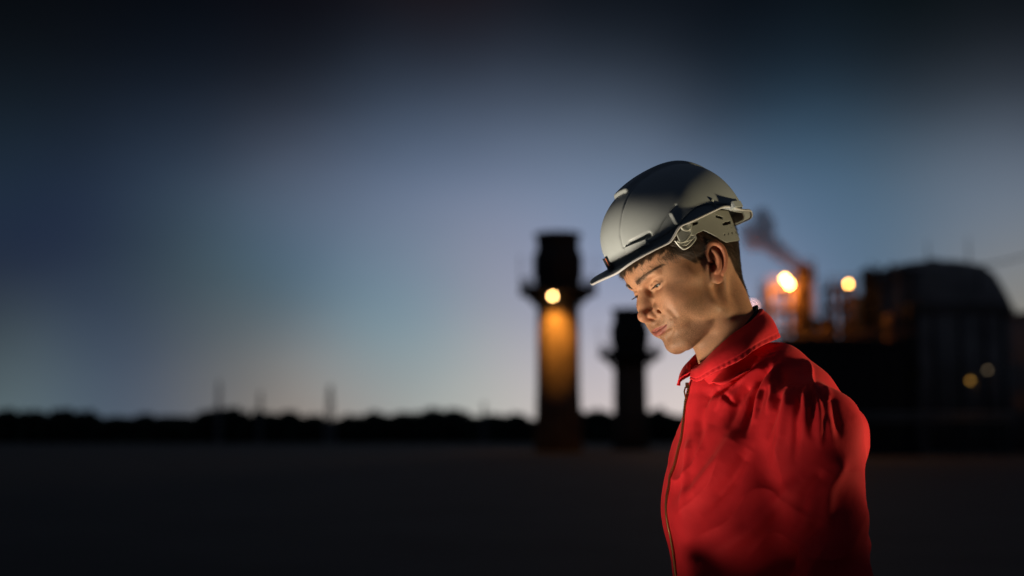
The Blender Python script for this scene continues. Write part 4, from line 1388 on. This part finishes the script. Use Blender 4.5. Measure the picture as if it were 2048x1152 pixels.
    hb_o = mesh_np('headband', Vw, Fh, sus, hat)
    so = hb_o.modifiers.new('thick', 'SOLIDIFY'); so.thickness = 0.0022; so.offset = 0
    # straps of the cradle up into the shell
    for a in (40, 140, 220, 320):
        V3 = []
        for i in range(14):
            t = i / 13; r = 1 - t ** 2 * 0.6
            for w in (-7, 7):
                aa = radians(a) + w / 90 * (1 if r > 0.3 else 1)
                V3.append((CC + A * r * cos(aa), B * r * sin(aa), 80 + 72 * math.sin(t * pi / 2)))
        s3 = mesh_np('cradle_strap', t2w(np.array(V3)), [(2 * i, 2 * i + 2, 2 * i + 3, 2 * i + 1) for i in range(13)], material('webbing', (0.05, 0.05, 0.055), 0.9) if a == 40 else bpy.data.materials['webbing'], hat)
        s3.modifiers.new('thick', 'SOLIDIFY').thickness = 0.0015
    # chin strap buckle: wire hook and bail
    clip_m = material('clip_plastic', (0.34, 0.34, 0.31), 0.3, spec=0.6)
    def wire(name, pts, l, r, mat=clip_m, close=False):
        q = [hp(*p, l) for p in pts]
        if close: q.append(q[0])
        # smooth by Catmull-Rom
        Pn = []
        for i in range(len(q) - 1):
            p0, p1, p2, p3 = q[max(i - 1, 0)], q[i], q[i + 1], q[min(i + 2, len(q) - 1)]
            for k_ in range(5):
                t = k_ / 5
                Pn.append(0.5 * ((2 * p1) + (-p0 + p2) * t + (2 * p0 - 5 * p1 + 4 * p2 - p3) * t * t + (-p0 + 3 * p1 - 3 * p2 + p3) * t ** 3))
        Pn.append(q[-1])
        mb = MB(); mb.tube([tuple(x) for x in t2w(np.array(Pn))], r / 1000, 8)
        return mb.build(name, mat, hat, True)
    wire('hook', [(1361, 452), (1366, 459), (1375, 461), (1381, 456), (1378, 447)], 93, 1.6)
    wire('buckle', [(1350, 481), (1358, 491), (1367, 498), (1377, 494), (1385, 486), (1391, 477), (1389, 471), (1381, 469)], 90, 1.5)
    wire('buckle', [(1381, 458), (1382, 466), (1376, 476), (1369, 483), (1360, 485), (1354, 482)], 91, 1.7)
    wire('buckle', [(1366, 491), (1372, 483), (1384, 479), (1387, 474)], 90.5, 1.2)
    wire('buckle_bar', [(1360, 487), (1371, 490), (1382, 480)], 89.5, 1.8)
    # small round button
    return hat


hat = build_helmet()

# ------------------------------------------------------------------ coverall
TY = radians(12)
TR = np.stack([np.array((-cos(TY), -sin(TY), 0)), np.array((sin(TY), -cos(TY), 0)), np.array((0, 0, 1.0))], 1)
TT = np.array((0.40, 2.335, CAM_Z))


def b2w(V): return (np.asarray(V) @ TR.T) / 1000 + TT
def w2b(V): return ((np.asarray(V) - TT) * 1000) @ TR


def cloth_material():
    m = bpy.data.materials.new('red_twill'); m.use_nodes = True
    nt = m.node_tree; b = nt.nodes['Principled BSDF']; N, Lk = nt.nodes.new, nt.links.new
    tc = N('ShaderNodeTexCoord')
    n1 = N('ShaderNodeTexNoise'); n1.inputs['Scale'].default_value = 22; n1.inputs['Detail'].default_value = 5; Lk(tc.outputs['Object'], n1.inputs['Vector'])
    r = N('ShaderNodeValToRGB'); r.color_ramp.elements[0].position = 0.3; r.color_ramp.elements[1].position = 0.72
    r.color_ramp.elements[0].color = (0.57, 0.010, 0.017, 1); r.color_ramp.elements[1].color = (0.70, 0.016, 0.024, 1)
    Lk(n1.outputs['Fac'], r.inputs[0]); Lk(r.outputs[0], b.inputs['Base Color'])
    b.inputs['Roughness'].default_value = 0.78; b.inputs['Specular IOR Level'].default_value = 0.25
    b.inputs['Sheen Weight'].default_value = 0.12; b.inputs['Sheen Tint'].default_value = (1, 0.25, 0.2, 1)
    n2 = N('ShaderNodeTexNoise'); n2.inputs['Scale'].default_value = 60; n2.inputs['Detail'].default_value = 6; n2.inputs['Distortion'].default_value = 0.6; Lk(tc.outputs['Object'], n2.inputs['Vector'])
    w = N('ShaderNodeTexNoise'); w.inputs['Scale'].default_value = 900; Lk(tc.outputs['Object'], w.inputs['Vector'])
    b1 = N('ShaderNodeBump'); b1.inputs['Strength'].default_value = 0.16; b1.inputs['Distance'].default_value = 0.003; Lk(n2.outputs['Fac'], b1.inputs['Height'])
    b2 = N('ShaderNodeBump'); b2.inputs['Strength'].default_value = 0.28; b2.inputs['Distance'].default_value = 0.0008; Lk(w.outputs['Fac'], b2.inputs['Height']); Lk(b1.outputs[0], b2.inputs['Normal'])
    Lk(b2.outputs[0], b.inputs['Normal'])
    return m


M_red = cloth_material()


def build_torso():
    v = Vol((-215, 0, -1290), (230, 300, 190), 2.5)
    E, Cn = v.ell, v.cone
    E((8, 0, -110), (146, 160, 205), 0)                 # chest
    E((-46, 0, -100), (108, 165, 188), 30)               # back
    Cn((-2, 30, 86), (-34, 150, 20), 52, 64, 50)
    Cn((-24, 40, 97), (-103, 76, 2), 56, 57, 40)        # trapezius to shoulder
    Cn((40, 0, 60), (36, 0, 112), 74, 58, 22)           # up to the collar
    Cn((66, 0, 30), (76, 0, 82), 56, 38, 20)
    E((10, 0, -330), (128, 155, 190), 50)
    E((-15, 0, -480), (130, 165, 140), 40)
    Cn((-36, 158, 6), (-44, 196, -235), 65, 56, 36)    # upper arm
    Cn((-44, 196, -235), (160, 150, -322), 57, 36, 18)  # forearm
    Cn((-15, 84, -500), (5, 98, -880), 88, 70, 20)
    Cn((5, 98, -880), (-22, 100, -1265), 68, 58, 16)
    E((50, 0, 160), (60, 56, 66), 8, 's')               # neck opening
    V, F = v.mesh()
    N = vnormals(V, F)
    f, l, u = V.T
    up = sm_ = 1 / (1 + np.exp(-(u + 420) / 30))
    # general looseness of the cloth
    D = 3.2 * np.sin(f * 0.045 + u * 0.03 + l * 0.02 + 1.2 * np.sin(l * 0.03)) * np.sin(l * 0.035 - u * 0.018 + 0.7)
    D += 2.2 * np.sin((u * 0.9 + f * 0.7) * 0.06 + 1.5 * np.sin(l * 0.045)) * (l > 0) * np.exp(-((u + 120) / 160) ** 2)
    D += 3.0 * np.abs(np.sin(u * 0.035 + 0.8 * np.sin(l * 0.02 + f * 0.03))) * (u < -380)
    # sharp drapery creases, stronger on chest and sleeve
    a1 = (f * 0.55 + u * 0.85) * 0.050 + 1.3 * np.sin(l * 0.03 + 1.0) + 0.7 * np.sin(f * 0.05 - u * 0.02)
    m1 = np.clip(np.sin(u * 0.021 + l * 0.017 + 1.7) + 0.25, 0, 1) * np.exp(-((u + 60) / 170) ** 2)
    D += 3.0 * m1 * (1 - 2 * np.abs(np.sin(a1)) ** 0.7)
    a2 = (l * 0.9 - u * 0.25) * 0.075 + 1.1 * np.sin(u * 0.02 + f * 0.03)
    m2 = np.clip((l - 120) / 50, 0, 1) * np.exp(-((u + 90) / 130) ** 2) * (0.5 + 0.5 * np.sin(u * 0.03 + 2))
    D += 2.2 * m2 * (1 - 2 * np.abs(np.sin(a2)) ** 0.7)
    bvh = BVHTree.FromPolygons([tuple(x) for x in V], [tuple(int(a) for a in q) for q in F])
    org = w2b(np.array([(0, 0, CAM_Z)]))[0]
    def hit(px, py):
        d = Vector(np.array(ray(px, py)) @ TR)
        loc, nrm, _, _ = bvh.ray_cast(Vector(org), d)
        return None if loc is None else np.array(loc)
    def line(pts):
        out = [hit(*p) for p in pts]
        return [p for p in out if p is not None]
    folds = [  # sight line of the crease, half width mm, depth mm (+ ridge, - crease)
        ([(1548, 726), (1538, 738), (1519, 760), (1506, 792), (1500, 822), (1490, 880)], 6, -9),
        ([(1560, 722), (1547, 745), (1528, 775), (1518, 808), (1510, 850)], 10, 8),
        ([(1556, 728), (1562, 752), (1566, 780)], 6, -5),
        ([(1516, 712), (1490, 743), (1464, 766), (1440, 784), (1420, 800)], 6, -6),
        ([(1530, 722), (1506, 750), (1478, 784), (1452, 815), (1430, 850)], 9, 6),
        ([(1500, 722), (1470, 748), (1440, 768)], 8, 4),
        ([(1535, 738), (1500, 772), (1475, 808), (1455, 860)], 7, -5),
        ([(1450, 792), (1462, 803), (1470, 812)], 4, -4),
        ([(1421, 775), (1410, 800), (1402, 840), (1400, 900)], 10, -5),
        ([(1617, 722), (1620, 745), (1627, 770), (1637, 795), (1645, 830)], 5, 5),
        ([(1632, 760), (1642, 785), (1652, 820)], 7, -5),
        ([(1644, 770), (1656, 800), (1664, 850), (1668, 900)], 8, 5),
        ([(1656, 790), (1670, 830), (1680, 880)], 8, -5),
        ([(1600, 782), (1597, 808), (1590, 860), (1585, 930)], 6, -6),
        ([(1610, 784), (1612, 820), (1606, 880)], 7, 6),
        ([(1619, 784), (1624, 815), (1622, 880)], 5, -6),
        ([(1634, 796), (1640, 830), (1640, 900)], 6, 5),
        ([(1580, 780), (1572, 812), (1560, 870), (1545, 940)], 8, 6),
        ([(1563, 785), (1552, 820), (1535, 880)], 7, -7),
        ([(1532, 728), (1500, 748), (1462, 758), (1425, 766)], 4, -5),
        ([(1530, 736), (1496, 760), (1456, 778)], 5, 5),
        ([(1498, 772), (1482, 790), (1468, 812)], 4, -5),
        ([(1472, 770), (1448, 796), (1432, 825)], 4, 4),
        ([(1440, 775), (1420, 792), (1410, 815)], 4, -4),
        ([(1530, 776), (1526, 800), (1516, 840)], 5, -5),
        ([(1545, 766), (1546, 790), (1538, 830)], 5, 5),
        ([(1480, 860), (1440, 920), (1390, 980), (1350, 1010)], 12, 7),
        ([(1500, 900), (1460, 960), (1400, 1030)], 10, -8),
        ([(1600, 960), (1560, 1000), (1500, 1060), (1420, 1110)], 12, 8),
        ([(1650, 940), (1610, 990), (1590, 1060)], 10, -8),
        ([(1690, 920), (1660, 980), (1650, 1060)], 9, 7),
        ([(1640, 1040), (1600, 1080), (1570, 1140)], 9, -8),
        ([(1380, 880), (1370, 950), (1372, 1040)], 9, 6),
    ]
    for pts, w, dep in folds:
        L = line(pts)
        if len(L) < 2: continue
        d, par = seg_dist(V, L)
        fade = np.clip(np.minimum(par, 1 - par) * 5, 0, 1) ** 0.7
        fade = np.where(par > 0.5, np.clip((1 - par) * 3.0, 0, 1), np.clip(par * 6 + 0.25, 0, 1))
        D += dep * np.exp(-(d / w) ** 2) * fade
    seams = [[(1580, 774), (1600, 774.5), (1621, 775)], [(1611, 706), (1614, 722), (1617, 748), (1621, 775), (1636, 786), (1652, 796)],
             [(1514, 707), (1531, 717), (1545, 712)], [(1521, 703), (1537, 713)]]
    for pts in seams:
        L = line(pts)
        if len(L) < 2: continue
        d, par = seg_dist(V, L)
        D += 2.0 * np.exp(-(np.maximum(d - 3, 0) / 3.0) ** 2) * (d < 14) - 2.4 * np.exp(-(d / 3.4) ** 2)
        tot = np.linalg.norm(np.diff(np.array(L), axis=0), axis=1).sum()
        D += 0.35 * np.sin(par * tot * 2 * pi / 9.0) * np.exp(-((d - 6) / 5) ** 2) * (tot > 30)
    # front placket
    D += 1.8 * np.exp(-((np.abs(l) - 0) / 16.0) ** 8) * (f > 60) * (u > -400)
    V = V + N * D[:, None]
    return V, F, hit


tV, tF, thit = build_torso()
cover = mesh_np('coverall', b2w(tV), tF, M_red, worker)


def cat(keys, x):
    """smooth interpolation through (x, value...) rows"""
    K = np.array(keys, float); xs = K[:, 0]; out = []
    x = np.clip(x, xs[0], xs[-1])
    i = np.clip(np.searchsorted(xs, x) - 1, 0, len(xs) - 2)
    t = (x - xs[i]) / (xs[i + 1] - xs[i])
    m = np.gradient(K[:, 1:], xs, axis=0)
    h = (xs[i + 1] - xs[i])[:, None]; t = t[:, None]
    return ((2 * t ** 3 - 3 * t ** 2 + 1) * K[i, 1:] + (t ** 3 - 2 * t ** 2 + t) * h * m[i] + (-2 * t ** 3 + 3 * t ** 2) * K[i + 1, 1:] + (t ** 3 - t ** 2) * h * m[i + 1])


def build_collar():
    # angle, top edge (f, l, u), outer edge (f, l, u); near side positive, far side negative
    K = [(-188, -8, -4, 211, -30, -4, 166),
         (-135, 12, -46, 196, 0, -76, 142), (-90, 56, -62, 160, 58, -90, 118), (-45, 98, -44, 126, 106, -66, 97), (-8, 108, -12, 108, 118, -26, 84),
         ]
    near = [(8, 106, 12, 117, 113, 22, 92), (28, 104, 32, 120, 114, 47, 93), (60, 92, 55, 138, 96, 76, 107), (90, 66, 62, 162, 63, 90, 124), (120, 32, 55, 184, 28, 84, 146), (150, 4, 32, 204, -16, 58, 163), (180, -9, 0, 212, -31, 0, 168), (210, 0, -32, 205, -18, -56, 158)]
    far = [(a - 360 if a > 180 else a, *r) for a, *r in K]
    rows = near + [(360 + a, *r) for a, *r in K[1:]]
    rows = [r for r in rows if True]
    rows.sort()
    na = 420
    al = np.linspace(8, 352, na)
    R = cat(rows, al)
    T, B = R[:, :3], R[:, 3:]
    cen = np.array((53.0, 0, 0))
    out = (B - T) * np.array((1, 1, 0)); rad = T - cen; rad[:, 2] = 0; rad /= np.linalg.norm(rad, axis=1)[:, None]
    ns = 46
    rowsV = []
    # inside stand, fold, leaf
    for j in range(ns):
        s_ = j / (ns - 1)
        if s_ < 0.32:
            t = 1 - s_ / 0.32
            if t > 0.6:
                q = (t - 0.6) / 0.4
                g = (sstep(al, 46, 84) * (1 - sstep(al, 276, 314)))[:, None]
                Pp = T - rad * (8.0 - 27 * q * g) - np.array((0, 0, 1.0)) * (40.0 + 26 * q * g)
            else:
                q = t / 0.6
                Pp = T - rad * (2.0 + 6 * q) - np.array((0, 0, 40.0 * q))
        elif s_ < 0.40:
            t = (s_ - 0.32) / 0.08
            Pp = T + rad * (-2.0 * cos(pi * t) + 1.6 * t) + np.array((0, 0, 2.4 * sin(pi * t)))
        else:
            t = (s_ - 0.40) / 0.60
            bulge = 6.0 * sin(pi * t) * (1 - 0.3 * t)
            Pp = T + (B - T) * t + rad * (1.6 + bulge + 2 * (1 - t)) + np.array((0, 0, 1.0)) * bulge * 0.5
            # puckers beside the top stitching, hem
            arc = al * 1.35
            Pp = Pp + rad * (0.4 * np.sin(arc * 0.62 + 0.8 * np.sin(arc * 0.13)) * np.exp(-((t - 0.95) / 0.09) ** 2))[:, None]
            Pp = Pp - rad * (0.9 * math.exp(-((t - 0.86) / 0.025) ** 2))
            Pp = Pp + rad * (2.2 * np.sin(al * 0.085 + 2.0 + 2.5 * t) * t * math.exp(-((t - 0.5) / 0.3) ** 2))[:, None]
            # front corners roll up a little
            edge = np.exp(-((al - 8) / 9) ** 2) + np.exp(-((352 - al) / 9) ** 2)
            Pp = Pp + rad * (edge * 7 * t * t)[:, None] + np.array((0, 0, 1.0)) * (edge * 5 * t * t)[:, None]
        rowsV.append(Pp)
    V = np.stack(rowsV, 0).reshape(-1, 3)
    F = np.array([(j * na + i, j * na + i + 1, (j + 1) * na + i + 1, (j + 1) * na + i) for j in range(ns - 1) for i in range(na - 1)])
    o = mesh_np('collar', b2w(V), F, M_red, cover)
    so = o.modifiers.new('thick', 'SOLIDIFY'); so.thickness = 0.0024; so.offset = 0
    # stitching line along the collar edge
    j = int(round(0.40 * (ns - 1) + 0.87 * 0.6 * (ns - 1)))
    st = rowsV[j] + rad * 1.6
    mb = MB()
    W = b2w(st)
    for i in range(2, na - 4, 2):
        if (i // 2) % 2 == 0: mb.tube([W[i], W[i + 1], W[i + 2]], 0.00035, 4)
    o2 = mb.build('stitching', material('red_thread', (0.55, 0.012, 0.02), 0.6), o, False)
    # black undershirt edge inside
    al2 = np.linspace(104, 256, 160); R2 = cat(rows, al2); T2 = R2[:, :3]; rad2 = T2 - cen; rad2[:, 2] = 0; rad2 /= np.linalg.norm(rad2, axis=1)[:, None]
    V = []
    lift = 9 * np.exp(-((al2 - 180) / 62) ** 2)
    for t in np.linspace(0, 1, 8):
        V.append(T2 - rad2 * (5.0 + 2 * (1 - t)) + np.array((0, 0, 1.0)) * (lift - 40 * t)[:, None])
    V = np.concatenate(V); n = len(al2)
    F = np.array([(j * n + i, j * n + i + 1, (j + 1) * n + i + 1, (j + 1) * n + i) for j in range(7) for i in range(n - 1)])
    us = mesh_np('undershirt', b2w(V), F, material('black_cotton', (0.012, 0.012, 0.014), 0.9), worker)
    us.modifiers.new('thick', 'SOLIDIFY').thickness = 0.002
    return o


collar = build_collar()


def build_zip():
    brass = material('brass', (0.55, 0.36, 0.14), 0.35, metal=1.0)
    pts = []
    for u in np.arange(88, -240, -4.0):
        # front surface of the coverall on the middle line
        m = (np.abs(tV[:, 1] - 3) < 4) & (np.abs(tV[:, 2] - u) < 4) & (tV[:, 0] > 40)
        if m.any(): pts.append((tV[m, 0].max() + 0.8, 4.0, u))
    W = b2w(np.array(pts))
    tape = MB(); tape.tube([tuple(w) for w in W], 0.0022, 6)
    z = tape.build('zip', brass, cover, True)
    teeth = MB()
    P_ = []
    for a, b in zip(W[:-1], W[1:]):
        for t in (0, 0.5): P_.append(a + (b - a) * t)
    for i, p in enumerate(P_[:90]): teeth.box((p[0] - 0.0016, p[1] + (0.0012 if i % 2 else -0.0012), p[2]), (0.0022, 0.0034, 0.0009))
    teeth.build('teeth', brass, z)
    s_ = MB(); p = W[0] + np.array((-0.004, 0, 0.0))
    s_.box(tuple(p), (0.005, 0.006, 0.009)); s_.tube([tuple(p + np.array((-0.003, -0.002, -0.003))), tuple(p + np.array((-0.005, -0.003, -0.010))), tuple(p + np.array((-0.003, -0.003, -0.020)))], 0.0013, 6)
    s_.build('slider', brass, z)


build_zip()


# hands (below the frame) and boots
def build_hands():
    v = Vol((130, 60, -420), (330, 240, -260), 2.0)
    Cn, E = v.cone, v.ell
    Cn((150, 152, -318), (190, 140, -334), 29, 27, 0)
    E((222, 132, -342), (38, 14, 38), 12)
    for k, (dz, ln) in enumerate(((26, 72), (9, 80), (-8, 74), (-24, 58))):
        a = np.array((246, 130, -342 + dz * 0.95)); b = a + np.array((ln * 0.5, -6, dz * 0.15)); c = b + np.array((ln * 0.22, -20, 0)); d = c + np.array((2, -20, 0))
        Cn(a, b, 9.5, 8.5, 4); Cn(b, c, 8.5, 8.0, 2); Cn(c, d, 8.0, 7.0, 2)
    Cn((205, 130, -312), (232, 112, -292), 12, 10, 8); Cn((232, 112, -292), (258, 100, -290), 10, 8, 3)
    V, F = v.mesh()
    return V, F


gV, gF = build_hands()
M_hand = material('grey_hand', (0.12, 0.12, 0.12), 0.85)
for near in (True, False):
    m = (gV[:, 1] > 0) == near
    ix = np.full(len(gV), -1); ix[m] = np.arange(m.sum())
    Fm = gF[m[gF].all(1)]
    mesh_np('hand', b2w(gV[m]), ix[Fm], M_hand, worker)  # unseen hands, split from the body as plain grey pieces
for sg in (1, -1):
    v = Vol((-120, 20, -1362), (190, 180, -1180), 3.0)
    v.cone((-22, 100, -1200), (-24, 100, -1290), 52, 46, 0)
    v.ell((45, 102, -1322), (115, 46, 42), 20); v.ell((-30, 100, -1325), (62, 42, 36), 18)
    v.D = np.maximum(v.D, (-1358.5 - v.ax[2])[None, None, :])
    D = v.D; v2V, v2F = surfnets(np.pad(D, ((0, 0), (1, 0), (0, 0)), constant_values=10), (v.ax[0][0], v.ax[1][0] - 3.0, v.ax[2][0]), 3.0)
    v2V[:, 1] *= sg
    mesh_np('boot', b2w(v2V), v2F if sg > 0 else v2F[:, ::-1], material('black_leather', (0.02, 0.018, 0.016), 0.45) if sg > 0 else bpy.data.materials['black_leather'], worker)
